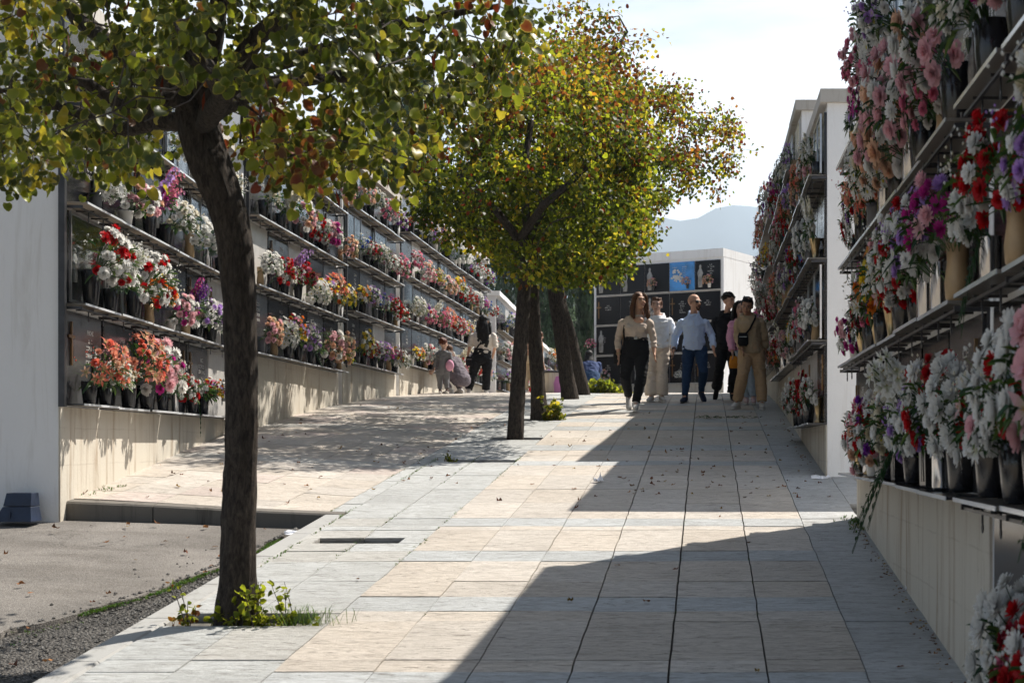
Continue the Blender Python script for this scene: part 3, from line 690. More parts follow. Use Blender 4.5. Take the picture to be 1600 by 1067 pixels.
SPECS={
 'whitered':dict(cols=[('white',5),('red',2)],kinds=['carn','rose'],n=26,r=.18,size=.082,lean=.6,filler=10,txt='white and red carnations'),
 'whitemum':dict(cols=[('white',1)],kinds=['mum','carn'],n=20,r=.165,size=.10,lean=.8,txt='big white pompom mums'),
 'coral':dict(cols=[('coral',4),('salmon',2),('peach',1)],kinds=['carn','lily'],n=26,r=.18,size=.078,lean=.5,filler=8,filler_cols=['pale','coral'],txt='coral and salmon carnations'),
 'peony':dict(cols=[('pale',3),('white',2),('magenta',2)],kinds=['rose','mum'],n=18,r=.175,size=.105,lean=.75,txt='pale pink and magenta peonies'),
 'orange':dict(cols=[('orange',3),('white',3),('cream',1),('yellow',1)],kinds=['rose','lily'],n=20,r=.17,size=.09,lean=.5,filler=8,txt='orange and white lilies'),
 'orchid':dict(cols=[('purple',1)],kinds=['small'],n=4,r=.10,size=.07,spikes=5,spike_cols=['purple','magenta'],leaves=24,txt='purple orchid spikes'),
 'whiterose':dict(cols=[('white',4),('ivory',2)],kinds=['rose'],n=28,r=.17,size=.072,lean=.35,filler=14,leaves=40,txt='small white roses with much green'),
 'blush':dict(cols=[('pale',3),('white',2),('peach',1)],kinds=['rose','rose','mum'],n=17,r=.175,size=.10,lean=.7,txt='blush and white roses'),
 'pinkspike':dict(cols=[('mauve',2),('magenta',2),('pink',1)],kinds=['carn','daisy'],n=10,r=.14,size=.07,spikes=6,spike_cols=['mauve','pink','lilac'],leaves=20,txt='pink and mauve flower spikes'),
 'redwhite':dict(cols=[('red',4),('white',3)],kinds=['rose','carn'],n=24,r=.17,size=.08,lean=.55,filler=8,txt='red roses mixed with white'),
 'daisy':dict(cols=[('white',5),('ivory',1)],kinds=['daisy'],n=32,r=.17,size=.085,lean=.6,leaves=34,txt='white daisies'),
 'yellow':dict(cols=[('yellow',4),('white',2),('orange',1)],kinds=['mum','daisy','lily'],n=22,r=.165,size=.08,lean=.5,txt='yellow mums with white'),
 'lilac':dict(cols=[('lilac',3),('white',3)],kinds=['carn','small','rose'],n=24,r=.17,size=.078,lean=.8,filler=8,filler_cols=['lilac'],txt='lilac and white stocks'),
 'lily':dict(cols=[('white',5),('pale',2)],kinds=['lily','carn','rose'],n=18,r=.17,size=.095,lean=.6,leaves=34,fronds=2,txt='white lilies with fern'),
 'gladiolus':dict(cols=[('white',2),('red',1)],kinds=['rose'],n=9,r=.14,size=.08,spikes=4,spike_cols=['white','ivory'],spike_len=1.25,glad=1,spsize=.075,leaves=26,txt='tall white gladioli'),
 'mixed':dict(cols=[('pink',2),('yellow',2),('white',2),('red',1),('lilac',1),('orange',1)],kinds=['daisy','carn','mum'],n=30,r=.175,size=.07,lean=.5,filler=10,txt='small flowers of many colours'),
 'pink':dict(cols=[('pink',4),('pale',2),('white',1)],kinds=['carn','rose'],n=24,r=.17,size=.08,lean=.6,txt='pink carnations'),
 'bluewhite':dict(cols=[('white',4),('blue',2),('sky',2)],kinds=['carn','small','lily'],n=22,r=.165,size=.08,lean=.6,txt='blue and white flowers'),
 'peach':dict(cols=[('peach',3),('pale',2),('cream',1)],kinds=['rose','mum'],n=19,r=.17,size=.09,lean=.7,leaves=20,txt='peach coloured roses'),
 'cream':dict(cols=[('cream',3),('ivory',3)],kinds=['daisy','small'],n=24,r=.12,size=.055,lean=.2,h=.10,leaves=26,txt='small cream blossoms'),
 'darkred':dict(cols=[('red',3),('dark',2),('pink',1)],kinds=['rose','carn'],n=20,r=.16,size=.082,lean=.5,leaves=34,txt='deep red roses'),
 'purplewhite':dict(cols=[('purple',2),('white',3),('red',1),('cream',2)],kinds=['mum','rose','daisy'],n=24,r=.17,size=.08,lean=.7,filler=8,txt='purple, cream and white flowers'),
 'fernwhite':dict(cols=[('white',3)],kinds=['mum'],n=7,r=.12,size=.11,lean=.3,fronds=6,leaves=26,txt='white mums among tall fern'),
 'green':dict(cols=[('red',1),('white',1)],kinds=['rose'],n=3,r=.10,size=.07,leaves=46,leafscale=1.1,fronds=2,txt='mostly green leaves with few blossoms'),
 'magenta':dict(cols=[('magenta',3),('lilac',1),('pale',1)],kinds=['mum','daisy'],n=20,r=.165,size=.088,lean=.5,txt='bright magenta mums'),
 'fernfall':dict(cols=[('white',3),('ivory',1)],kinds=['carn','mum'],n=16,r=.17,size=.09,lean=.7,fronds=7,fall=1,leaves=26,txt='white carnations with fern drooping over the ledge'),
 'whitespike':dict(cols=[('white',1)],kinds=['small'],n=6,r=.11,size=.06,spikes=7,spike_cols=['white','ivory'],spsize=.055,leaves=24,txt='white stock spikes'),
}
VASES={
 'black':([(.045,0),(.05,.01),(.062,.12),(.070,.215),(.064,.22),(.055,.17)],'blackvase','black vase',1),
 'square':([(.058,0),(.06,.01),(.066,.2),(.066,.215),(.058,.215),(.05,.15)],'blackvase','square black vase',4),
 'grey':([(.05,0),(.055,.01),(.060,.16),(.068,.20),(.06,.20),(.05,.15)],'greyvase','grey vase',1),
 'gold':([(.042,0),(.044,.012),(.022,.03),(.034,.10),(.060,.225),(.066,.23),(.056,.22),(.03,.12)],'goldvase','fluted brass vase',1),
 'tan':([(.036,0),(.048,.02),(.052,.07),(.042,.14),(.050,.235),(.046,.235),(.036,.15)],'woodvase','tan vase',1),
 'white':([(.048,0),(.052,.01),(.064,.11),(.070,.12),(.07,.135),(.062,.135),(.05,.08)],'whitepot','white pot',1),
 'steel':([(.045,0),(.046,.01),(.046,.22),(.050,.225),(.042,.225),(.04,.15)],'steelvase','steel vase',1),
}
PROTO={}
def vase_mesh(k):
    if ('v',k) in PROTO: return PROTO[('v',k)]
    prof_,mt,_,sh=VASES[k]; m=MB(); m.lathe(prof_,4 if sh==4 else 14,M=Matrix.Rotation(.785,4,'Z') if sh==4 else None)
    if k=='square': m.box(-.006,.006,.0475,.050,.02,.19)
    me=m.mesh('vase',M[mt],smooth=(sh!=4)); PROTO[('v',k)]=me; return me
def proto(spec,var,lod):
    key=(spec,var,lod)
    if key not in PROTO: PROTO[key]=bouquet(SPECS[spec],zlib.crc32((spec+str(var)).encode())%100000,lod)
    return PROTO[key]
import zlib
NB=[0]
GRP='flower arrangements on the niche shelves'
def arrangement(loc, rz, spec, vase, label, scale=1.0, lod=0, var=0, tilt=0.0, detail=True, group=GRP, flip=1, deep=1.0, tall=1.0):
    e=empty('flower_arrangement',loc,rz,label,'flowers',group)
    fl,gr=proto(spec,var,lod); vz={'white':.135}.get(vase,.21)
    vh=(.84+.3*((NB[0]*37)%11)/11); vs=link('vase',vase_mesh(vase),e); vs.scale=(scale*.92,scale*.92,scale*vh); vz*=vh
    for nm,me in (('foliage',gr),('blossoms',fl)):
        o=link(nm,me,e,(0,0,vz*scale*.80),(tilt,0,0)); o.scale=(scale*flip,scale*deep,scale*(tall if nm=='blossoms' or 1 else 1))
    NB[0]+=1
    return e
WORDS={'L1':'wall behind the leaning tree','L2':'tree-side wall second along the path','L3':'tree-side wall third along the path','L4':'long wall behind the black-haired woman','L5':'far wall with white coping','L6':'farthest low wall behind the trunks',
 'R0':'shaded wall at the picture edge','R1':'shaded wall over the cream plinth','R2':'wall with the white end wall','R3':'tall wall beyond the white end wall','R4':'far shaded wall by the beige boy'}
ORD=['lowest','second','third','fourth','top']
NTH=['first','second','third','fourth','fifth','sixth','seventh','eighth','ninth','tenth','eleventh','twelfth','thirteenth','fourteenth','fifteenth']
def place(key, row, k, u, spec, vase, scale=1.0, v=.09, lod=0, rg=rnd):
    b=BLOCKS[key]; zs=b['shelves'][row]; o=b['o']
    w=b['M']@Vector((u,v*o,zs+.005)); ang=b['M'].to_euler().z+(math.pi if o<0 else 0)
    sp=SPECS[spec]['txt']; vn=VASES[vase][2]
    nrow=len(b['shelves']); rn=ORD[row] if row<nrow-1 else 'top'
    lab='%s in %s, %s along %s shelf, %s'%(sp,vn,NTH[k],rn,WORDS[key])
    ws=lab.split()
    if len(ws)>16:
        lab='%s, %s along %s shelf, %s'%(sp,NTH[k],rn,WORDS[key])
        if len(lab.split())>16: lab='%s, %s on %s shelf, %s'%(' '.join(sp.split()[:4]),NTH[k],rn,WORDS[key])
    hmax=b['tops'][row]-zs
    return arrangement((w.x,w.y,w.z),ang+rg.uniform(-.25,.25),spec,vase,lab,scale*rg.uniform(.93,1.05),lod,rg.randrange(4),rg.uniform(-.35,.08) if key[0]=='L' else rg.uniform(-.3,.05),flip=rg.choice([1,-1]),deep=(1.05 if key[0]=='L' else (.74 if key in('R0','R1') and u<3.2 else (.46 if key=='R1' else .60))),tall=(rg.uniform(.92,1.35) if key[0]=='L' else rg.uniform(.95,1.3)))
def row_of(key,row,items,u0,u1,scale=1.0,lod=0,jit=.04):
    scale*={'R0':.95,'R1':1.0,'R2':.86,'R3':.84,'R4':.86}.get(key,.90)
    n=len(items); rg=random.Random(zlib.crc32((key+str(row)).encode())&65535)
    for k,it in enumerate(items):
        if it is None: continue
        u=u0+(u1-u0)*(k+.5)/n+rg.uniform(-jit,jit); s=scale*(it[2] if len(it)>2 else 1)
        place(key,row,k,u,it[0],it[1],s,v=(.085 if key[0]=='L' else (.07 if u<3.2 else .045))+rg.uniform(-.02,.03),lod=lod,rg=rg)
def flowers():
    # first tree-side wall (u runs from the near white end)
    row_of('L1',0,[('coral','black',1.12),('whiterose','black',.9),('coral','black',1.18),('peony','black',1.15),('whitespike','black',.8),('redwhite','steel',.8),('green','black',.95),('mixed','black',.9)],.05,4.3)
    row_of('L1',1,[('whitered','black',1.2),('gladiolus','black',1.1),('whitered','black',1.15),('orange','tan',1.0),('peony','white',.9),('orchid','tan',1.1),('lilac','black',1),('whitemum','black',1),('mixed','grey',1)],.05,5.2)
    row_of('L1',2,[('daisy','grey',.9),('blush','white',1.1),('pinkspike','black',1.15),('whiterose','black',1.15),('whitemum','tan',1.1),('lilac','steel',1.1),('blush','black',1)],.25,5.0)
    row_of('L1',3,[('orange','black',.9),None,('whitemum','black',.8),None,('whiterose','black',.8)],.05,5.2)
    # second
    row_of('L2',0,[('peach','grey',.95),('daisy','tan',1.05),('mixed','black',1.05),('lilac','black',1),('green','black',1),('blush','black',1.1),('peach','black',1.1),('yellow','tan',.9)],.1,4.6)
    row_of('L2',1,[('whitemum','tan',.95),('redwhite','black',1),('pinkspike','black',1.1),('darkred','black',1),('daisy','white',1),('mixed','black',1.1),('coral','black',1.05),('yellow','steel',1.05)],.1,4.6)
    row_of('L2',2,[('cream','black',1.1),('whitespike','black',1.2),('blush','black',1.05),('redwhite','black',.95),('peony','black',1.1),('peach','tan',.9)],.1,4.6)
    row_of('L2',3,[('orange','black',1.1),('redwhite','black',1),None,('lilac','black',.9),('peach','black',1)],.3,4.6)
    # third
    row_of('L3',0,[('yellow','black',1.05),('redwhite','black',1),('lilac','black',1.05),('magenta','black',1),('mixed','tan',1),('daisy','black',1)],.1,3.6,lod=1)
    row_of('L3',1,[('yellow','black',1),('lilac','black',1.05),('bluewhite','grey',1),('orchid','black',1),('darkred','black',1),('redwhite','tan',1)],.1,3.6,lod=1)
    row_of('L3',2,[('bluewhite','tan',1.05),('darkred','black',1),('whiterose','black',1.05),('whitered','steel',1),('pink','black',1)],.1,3.6,lod=1)
    row_of('L3',3,[('peach','black',1),('whiterose','black',1),('pink','black',1.05),('purplewhite','black',1)],.1,3.6,lod=1)
    kinds=['whitered','whitemum','coral','whiterose','blush','redwhite','daisy','yellow','lilac','lily','mixed','pink','peach','darkred','magenta','whitespike','purplewhite','orange','gladiolus','bluewhite']
    wts=  [5,3,3,3,4,5,3,3,3,2,4,5,2,4,3,2,3,2,1,2]
    vk=['black','black','black','square','grey','gold','steel','tan','white']
    def auto(key,row,n,seed,scale=1.05,lod=1,u0=.1,u1=None):
        rg=random.Random(seed); L=BLOCKS[key]['L']; u1=u1 or L-.1
        its=[(rg.choices(kinds,wts)[0],rg.choice(vk),rg.uniform(.92,1.12)) for _ in range(n)]
        row_of(key,row,its,u0,u1,scale,lod)
    for r,n in ((0,13),(1,14),(2,14),(3,13)): auto('L4',r,n,40+r)
    for r,n in ((0,7),(1,8),(2,8)): auto('L5',r,n,50+r,1.25)
    for r,n in ((0,4),(1,4),(2,3)): auto('L6',r,n,60+r,1.4)
    # shaded side: u from the near end (small y) to the far end
    row_of('R0',0,[('redwhite','black',1.3),('darkred','black',1.3),('whitemum','black',1.25),('redwhite','black',1.25),('darkred','black',1.3),('whitemum','black',1.2)],-.1,1.5)
    row_of('R0',1,[('gladiolus','black',1.2),('lily','black',1.3),('whitered','black',1.2),('lily','black',1.15),('whitemum','black',1.1)],.3,2.45)
    row_of('R0',2,[('purplewhite','black',1.2),('lilac','steel',1.1),('redwhite','tan',1.15),('fernwhite','steel',1)],.4,2.45)
    row_of('R0',3,[('whitemum','black',1.3),('blush','black',1.25),('magenta','black',1.2),('whiterose','black',1.2)],.4,2.45)
    row_of('R0',4,[('lilac','gold',1.1),('pink','black',1.1),('cream','gold',1.2)],.6,2.45)
    row_of('R1',0,[('redwhite','black',1.15),('lilac','steel',1.0),('gladiolus','square',1.2),('fernfall','black',1.1),('purplewhite','square',1.1),('redwhite','black',1.0),('blush','white',.95),('magenta','white',.95),('pink','gold',1.05),('peach','steel',.9),('redwhite','gold',.82)],.1,4.68)
    row_of('R1',1,[('magenta','tan',1.15),('lilac','steel',1.05),('whitered','steel',1.1),('redwhite','black',1.1),('lily','black',1.05),('yellow','gold',1.05),('orange','black',1.0),('orchid','gold',1.0),('darkred','black',.9),('purplewhite','gold',.9),('peony','white',.78)],.1,4.68)
    row_of('R1',2,[('blush','black',1.1),('pink','tan',1.0),('blush','black',1.2),('blush','steel',1.15),('peach','black',1.05),('daisy','steel',1.05),('coral','grey',1.0),('coral','black',.9),('purplewhite','black',.95),('redwhite','black',.85)],.1,4.68)
    row_of('R1',3,[('lilac','black',1.1),('purplewhite','black',1.1),('mixed','black',1.1),('lilac','square',1.0),('daisy','black',1.1),('pink','black',.95),('fernwhite','gold',1.1),('magenta','black',.9),('fernwhite','gold',.85)],.1,4.68)
    for r,n in ((0,6),(1,6),(2,6),(3,5)):
        rgx=random.Random(70+r)
        its={0:[('lily','gold',1.05),('darkred','black',1.1),('redwhite','white',1.0),('whitered','black',1.1),('darkred','black',1.1),('whitered','black',1)],
             1:[('whitemum','tan',1.1),('pink','black',1.05),('bluewhite','black',1.1),('redwhite','black',1.05),('daisy','grey',1.1),('yellow','black',1)],
             2:[('whitespike','gold',1.15),('whitemum','grey',1.1),('bluewhite','steel',1.05),('darkred','black',1),('purplewhite','black',1.05),('redwhite','black',1.1)],
             3:[('whiterose','black',1.05),('blush','gold',1.05),('coral','black',1.1),('peach','gold',1),('lilac','black',1)]}[r]
        row_of('R2',r,its,.12,3.2)
    for r,n in ((0,8),(1,7),(2,7),(3,6)): auto('R3',r,n,80+r,1.1)
    for r,n in ((0,5),(1,5),(2,5),(3,4)): auto('R4',r,n,90+r,1.3)
    # cross building
    b=BLOCKS['B']; G='flowers fixed to the plaques of the cross building'
    for (i,j,sp,v,sc,lb) in ((3.75,3,'peach','black',.62,'small cream flowers between the blue plaque and the black one'),(4.6,3,'peach','white',.75,'peach bunch on the top row plaque at the corner'),(2.4,3,'peach','black',.7,'pale bunch on the top row under the branch'),
          (2.55,2,'lily','black',.6,'white lily beside the head of the boy in white'),(-.12,1,'pink','black',.8,'pink bunch on the outer edge of the cross building'),(-.1,0,'coral','black',.9,'orange bunch low on the outer edge of the cross building'),
          (.45,0,'blush','white',.9,'pale bunch in a white pot on the lowest ledge'),(2.5,0,'whiterose','black',.7,'white blossoms on the lowest ledge behind the man'),(3.45,0,'daisy','black',.6,'tiny white blossoms on the lowest ledge behind his leg')):
        w=b['M']@Vector((.07+i*b['cw'],-.07,b['shelves'][j]+.04)); arrangement(w,b['M'].to_euler().z+math.pi,sp,v,lb,sc,1,0,group=G)
    print('ARRANGEMENTS',NB[0])
# ------------------------------------------------------------------ trees
LT=dict(green=(.085,.115,.010),deep=(.050,.070,.008),lime=(.24,.27,.015),yellow=(.42,.34,.025),brown=(.16,.055,.012),rust=(.17,.03,.010),orange=(.34,.15,.015))
def in_poly(x,y,P):
    c=False; n=len(P)
    for i in range(n):
        x1,y1=P[i]; x2,y2=P[(i+1)%n]
        if (y1>y)!=(y2>y) and x<(x2-x1)*(y-y1)/(y2-y1)+x1: c=not c
    return c
def leaves_mesh(name, P, D, size, cols, seed, rim=True, hang=.75, mat='treeleaf'):
    """round heart-shaped leaves: P (N,3) attach points, D (N,3) rough outward directions"""
    rg=np.random.default_rng(seed); N=len(P)
    # outline in leaf plane: x across, y along (stalk at 0)
    if rim: out=np.array([[0,0],[.34,-.10],[.52,.20],[.46,.58],[.20,.88],[0,.96],[-.20,.88],[-.46,.58],[-.52,.20],[-.34,-.10]])
    else: out=np.array([[0,0],[.45,.05],[.48,.55],[0,.98],[-.48,.55],[-.45,.05]])
    k=len(out); cen=np.array([0,.42])
    if rim:
        inner=cen+(out-cen)*.80
        loc=np.vstack([cen,inner,out]); 
    else: loc=np.vstack([cen,out])
    nv=len(loc)
    # leaf frames: blade hangs down with random facing
    yv=D*.5+rg.normal(0,.45,(N,3))+np.array([0,0,-hang]); yv/=np.linalg.norm(yv,axis=1,keepdims=True)
    nr=rg.normal(0,1,(N,3))+np.array([0,0,.35]); xv=np.cross(yv,nr); xv/=np.linalg.norm(xv,axis=1,keepdims=True); zv=np.cross(xv,yv)
    s=size*rg.uniform(.65,1.2,(N,1)); fold=rg.uniform(.05,.5,(N,1)); curl=rg.uniform(-.35,.45,(N,1))
    lx=loc[:,0][None,:]; ly=loc[:,1][None,:]; lz=fold*np.abs(lx)*1.0 - curl*(ly-.3)**2
    if rim: lz=lz+rg.normal(0,.025,(N,nv))
    V=P[:,None,:]+s[:,:,None]*(xv[:,None,:]*(lx*(1-fold*.25))[:,:,None]+yv[:,None,:]*ly[:,:,None]*np.ones((N,1,1))+zv[:,None,:]*lz[:,:,None])
    V=V.reshape(-1,3); base=(np.arange(N)*nv)[:,None,None]
    tri=[];
    if rim:
        for i in range(k):
            j=(i+1)%k; tri.append((0,1+i,1+j)); tri.append((1+i,1+k+i,1+k+j)); tri.append((1+i,1+k+j,1+j))
    else:
        for i in range(k): tri.append((0,1+i,1+(i+1)%k))
    Fc=(np.array(tri)[None]+base).reshape(-1,3)
    C=np.repeat(cols[:,None,:],nv,axis=1).astype(float)
    if rim:
        edge=np.array([.42,.36,.06]); w=rg.uniform(.0,.85,(N,1,1))*np.array([0.0]+[.12]*k+[1.0]*k)[None,:,None]; C=C*(1-w)+edge*w
    C=C.reshape(-1,3)
    return mesh_from_arrays(name,V,Fc,M[mat],C)
def grow(seeds, targets, rg, step_cost=.0):
    """connect every target to the nearest grown node; returns nodes, parents"""
    nodes=[Vector(p) for p,_ in seeds]; par=[q for _,q in seeds]; arr=np.array([tuple(p) for p in nodes])
    root=nodes[-1] if False else nodes[0]
    T=sorted(targets,key=lambda p:min((Vector(p)-Vector(n)).length for n in nodes[::2]))
    for t in T:
        t=Vector(t); dd=np.linalg.norm(arr-np.array(t),axis=1); i=int(dd.argmin())
        # avoid joining to the trunk far below
        L=dd[i]; n=max(1,int(L/.14)); p0=nodes[i]; off=Vector((rg.gauss(0,1),rg.gauss(0,1),rg.gauss(0,1)))*L*.10+Vector((0,0,L*.10)); last=i
        new=[]
        for q in range(1,n+1):
            f=q/n; p=p0.lerp(t,f)+off*math.sin(math.pi*f); nodes.append(p); par.append(last); last=len(nodes)-1; new.append(tuple(p))
        arr=np.vstack([arr,np.array(new)])
    return nodes,par,arr
def limbs_mesh(nodes, par, nfix, name, parent, r_tip=.0035, expo=2.3, rmax=.12, r0=.05):
    n=len(nodes); area=[0.0]*n; kids=[[] for _ in range(n)]
    for i in range(n-1,-1,-1):
        if par[i]>=0: kids[par[i]].append(i)
    for i in range(n-1,-1,-1):
        if not kids[i]: area[i]=r_tip**expo
        else: area[i]=sum(area[c] for c in kids[i])
    rad=[min(rmax,a**(1/expo)) for a in area]
    dep=[0]*n
    for i in range(1,nfix): dep[i]=dep[par[i]]+1
    for i in range(1,nfix): rad[i]=min(rmax,max(rad[i],r0*(1-dep[i]/9)))
    m=MB(); m2=MB(); done=[False]*n
    order=[i for i in range(n) if par[i]>=0]
    for i in range(n):
        for c in kids[i]:
            main = max(kids[i],key=lambda q:area[q])==c
            if main and par[i]>=0 and i!=0 and not done[c] and False: pass
    # chains
    starts=[(i,c) for i in range(n) for c in kids[i] if i==0 or c!=max(kids[i],key=lambda q:area[q])]
    for i,c in starts:
        ch=[i,c]
        while kids[ch[-1]]: ch.append(max(kids[ch[-1]],key=lambda q:area[q]))
        pts=[nodes[q] for q in ch]; rr=[min(rad[i],rad[c]*1.25)]+[rad[q] for q in ch[1:]]
        (m if rr[1]>.018 else m2).tube(pts,rr,7 if rr[1]>.018 else 4)
    if m.v: m.build('limb' if name=='limb' else name,M['bark'],parent,smooth=True)
    if m2.v: m2.build('twigs',M['twig'],parent)
def trunk_mesh(pts, rads, parent, seed, n=36, bark=.5):
    """pts world, resampled finely, with bark ridges as relief"""
    P=[];Rr=[]
    for i in range(len(pts)-1):
        a=Vector(pts[max(i-1,0)]);b=Vector(pts[i]);c=Vector(pts[i+1]);d=Vector(pts[min(i+2,len(pts)-1)])
        k=max(3,int((c-b).length/.035))
        for q in range(k):
            t=q/k; P.append(.5*((2*b)+(c-a)*t+(2*a-5*b+4*c-d)*t*t+(-a+3*b-3*c+d)*t**3)); Rr.append(rads[i]*(1-t)+rads[i+1]*t)
    P.append(Vector(pts[-1])); Rr.append(rads[-1]); m=MB(); vs=[];fs=[]; s=0; kg=random.Random(int(seed*100)); knots=[(kg.uniform(.3,2.6),kg.choice([4.2,4.7,5.2,3.6,5.7]),kg.uniform(.035,.065),kg.uniform(.008,.018)) for _ in range(7)]
    for i,p in enumerate(P):
        if i: s+=(P[i]-P[i-1]).length
        t=(P[min(i+1,len(P)-1)]-P[max(i-1,0)]).normalized(); a=Vector((1,0,0)); a=(a-t*a.dot(t)).normalized(); b=t.cross(a)
        for k in range(n):
            q=6.28318*k/n; rr=Rr[i]*(1+.07*mnoise.noise(Vector((math.cos(q)*1.2+seed,math.sin(q)*1.2,s*1.2)))+.045*math.sin(3*q+s*1.5+seed))
            rid=mnoise.fractal(Vector((math.cos(q)*7+seed,math.sin(q)*7,s*3.5)),.8,2,3)
            rr+= .010*bark*rid*min(1,Rr[i]/.1)
            for (ks,kq,kr,kh) in knots:
                dq=((q-kq+3.14159)%6.28318-3.14159)*Rr[i]; d2=math.hypot(dq,(s-ks)*.8)/kr
                if d2<2: rr+= kh*(math.exp(-d2*d2*1.6)-.75*math.exp(-d2*d2*7))
            vs.append(p+a*math.cos(q)*rr+b*math.sin(q)*rr)
    for i in range(len(P)-1):
        for k in range(n):
            k2=(k+1)%n; fs.append((i*n+k,i*n+k2,(i+1)*n+k2,(i+1)*n+k))
    m.add(vs,fs); return m.build('trunk',M['bark'],parent,smooth=True)
def localise(root):
    """meshes were made in world metres: shift them so the thing's Empty stands at its base"""
    for c in root.children: c.location=tuple(-q for q in root.location)

def trees():
    G='round-leaved trees planted along the path'
    # --- the leaning tree close by
    rg=random.Random(11); d0=7.04
    base=at(368,985,d0); z0=base.z-.10
    e=empty('tree',(base.x,base.y,z0),0,'closest tree, thick dark trunk curving towards the asphalt in a weedy pit','tree',G)
    tp=[(366,1000,84,7.04),(367,975,74,7.04),(370,900,60,7.04),(372,830,55,7.04),(376,740,52,7.05),(379,640,52,7.05),(377,540,53,7.05),(373,440,54,7.04),(366,370,56,7.03),(350,310,60,7.02),(328,255,68,7.02),(312,205,68,7.02),(303,165,58,7.02)]
    pts=[at(a,b,d) for a,b,w,d in tp]; rads=[w/2*d/F*.91 for a,b,w,d in tp]
    trunk_mesh(pts,rads,e,1.0,n=48,bark=1.0)
    top=pts[-1]
    seeds=[(pts[-2],-1)]
    def limb(start_i, pix, d1, d2):
        last=start_i; n=len(pix)
        for i,(a,b) in enumerate(pix):
            t=(i+1)/n; seeds.append((at(a,b,d1+(d2-d1)*t),last)); last=len(seeds)-1
        return last
    limb(0,[(300,165),(262,152),(225,170),(185,165),(140,132),(85,118),(40,135),(-30,150),(-110,120)],7.0,6.6)
    limb(0,[(290,190),(240,190),(190,205),(150,188),(90,165),(20,165),(-60,190)],7.0,7.7)
    limb(0,[(290,130),(285,70),(262,10),(255,-80),(230,-190)],7.0,7.2)
    limb(0,[(320,130),(335,60),(345,-20),(380,-120),(400,-260)],7.0,6.7)
    limb(0,[(345,150),(390,110),(450,95),(520,75),(600,45),(690,25),(780,10)],7.0,7.1)
    limb(0,[(340,170),(380,150),(440,130),(520,120),(600,125),(680,150),(740,150)],7.0,8.1)
    limb(0,[(330,160),(400,60),(470,0),(560,-80),(660,-140)],7.0,6.4)
    limb(0,[(330,180),(350,150),(330,110),(300,90)],7.0,5.9)
    limb(0,[(300,150),(200,90),(120,30),(60,-60)],7.0,7.9)
    poly=[(-260,240),(-60,255),(5,262),(20,292),(70,290),(96,240),(130,258),(165,262),(205,268),(250,228),(290,215),(345,215),(395,238),(425,262),(462,268),(500,290),(545,292),(590,262),(628,276),(645,252),(668,222),(700,190),(735,170),(780,125),(805,95),(812,60),(830,20),(850,-40),(840,-160),(700,-330),(300,-420),(-100,-380),(-300,-200)]
    C=[]; cen=at(300,60,7.05)
    tries=0
    while len(C)<760 and tries<90000:
        tries+=1
        px=rg.uniform(-280,890); py=rg.uniform(-420,300)
        if not in_poly(px,py,poly): continue
        dd=7.05+rg.uniform(-1,1)*1.75*math.sqrt(max(.1,1-((px-290)/640)**2))
        # lower fringe stays in the middle of the crown
        p=at(px,py,dd); 
        if p.z<1.12 or p.z>3.6: continue
        hz=(px>330 and py>120)
        edge=(py-60)/240
        if rg.random()<.25 and py<120: continue
        if mnoise.noise(p*2.2)<-.06 and py<220: continue
        if any((p-q).length<.13 for q in C[-60:]): continue
        C.append(p)
    nodes,par,arr=grow(seeds,C,rg)
    limbs_mesh(nodes,par,len(seeds),'limb',e,r_tip=.0030,expo=2.35,rmax=.095,r0=.060)
    nr=np.random.default_rng(4); PP=[];DD=[];CC=[]
    def cols(kind,n):
        base={'a':(.46,.38,.12,.025,.012,.0),'y':(.10,.08,.46,.33,.02,.0),'r':(.05,.1,.02,.05,.25,.53),'g':(.47,.46,.05,.01,.005,.0)}[kind]
        ks=['green','deep','lime','yellow','brown','rust']; idx=nr.choice(6,n,p=np.array(base)/sum(base)); c=np.array([LT[ks[i]] for i in idx]); return c*nr.uniform(.6,1.05,(n,1))
    for c in C:
        px=CX+c.x/c.y*F; py=CY-c.z/c.y*F; n=int(nr.integers(16,28))
        kind='a'
        if px<110 and py<90: kind='y' if rg.random()<.75 else 'a'
        elif 400<px<500 and 150<py<262 and rg.random()<.42: kind='r'
        elif py>205 and rg.random()<.38: kind='y'  # warm light on the lower fringe put into the leaf colours as extra yellow
        elif rg.random()<.05: kind='y'
        elif rg.random()<.015: kind='r'
        elif py<120 and rg.random()<.5: kind='g'
        off=nr.normal(0,.066,(n,3)); PP.append(np.array(c)+off); DD.append(off/.1); CC.append(cols(kind,n))
    # a few hanging sprays at the fringe, as in the photo
    for (px,py,k) in ((40,268,4),(60,288,3),(100,240,5),(20,278,4),(455,275,4),(500,285,5),(545,285,5),(645,262,6),(630,270,3),(722,202,2),(800,172,2),(830,60,4),(815,110,4),(780,75,4),(660,240,5),(245,232,3),(370,240,3)):
        c=at(px,py,6.9+rg.uniform(-.2,.2)); off=nr.normal(0,.035,(k+3,3)); PP.append(np.array(c)+off); DD.append(off/.1); CC.append(cols('y' if rg.random()<.5 else 'a',k+3))
    P=np.vstack(PP); D=np.vstack(DD); Cc=np.vstack(CC)
    # keep the bare fork visible
    ppx=CX+P[:,0]/P[:,1]*F; ppy=CY-P[:,2]/P[:,1]*F
    keep=~((ppx>255)&(ppx<375)&(ppy>140)&(P[:,1]<7.1)); keep&=~((ppx>262)&(ppx<395)&(ppy>205)&(P[:,1]<7.3)); lf=(ppx>100)&(ppx<340)&(ppy>118)&(ppy<215)&(P[:,1]<7.0)&(nr.random(len(P))<.72); keep&=~lf; P,D,Cc=P[keep],D[keep],Cc[keep]
    link('crown',leaves_mesh('crown',P,D,.049,Cc,5,True,mat='nearleaf'),e); print('T1 leaves',len(P))
    # dry pods
    m=MB()
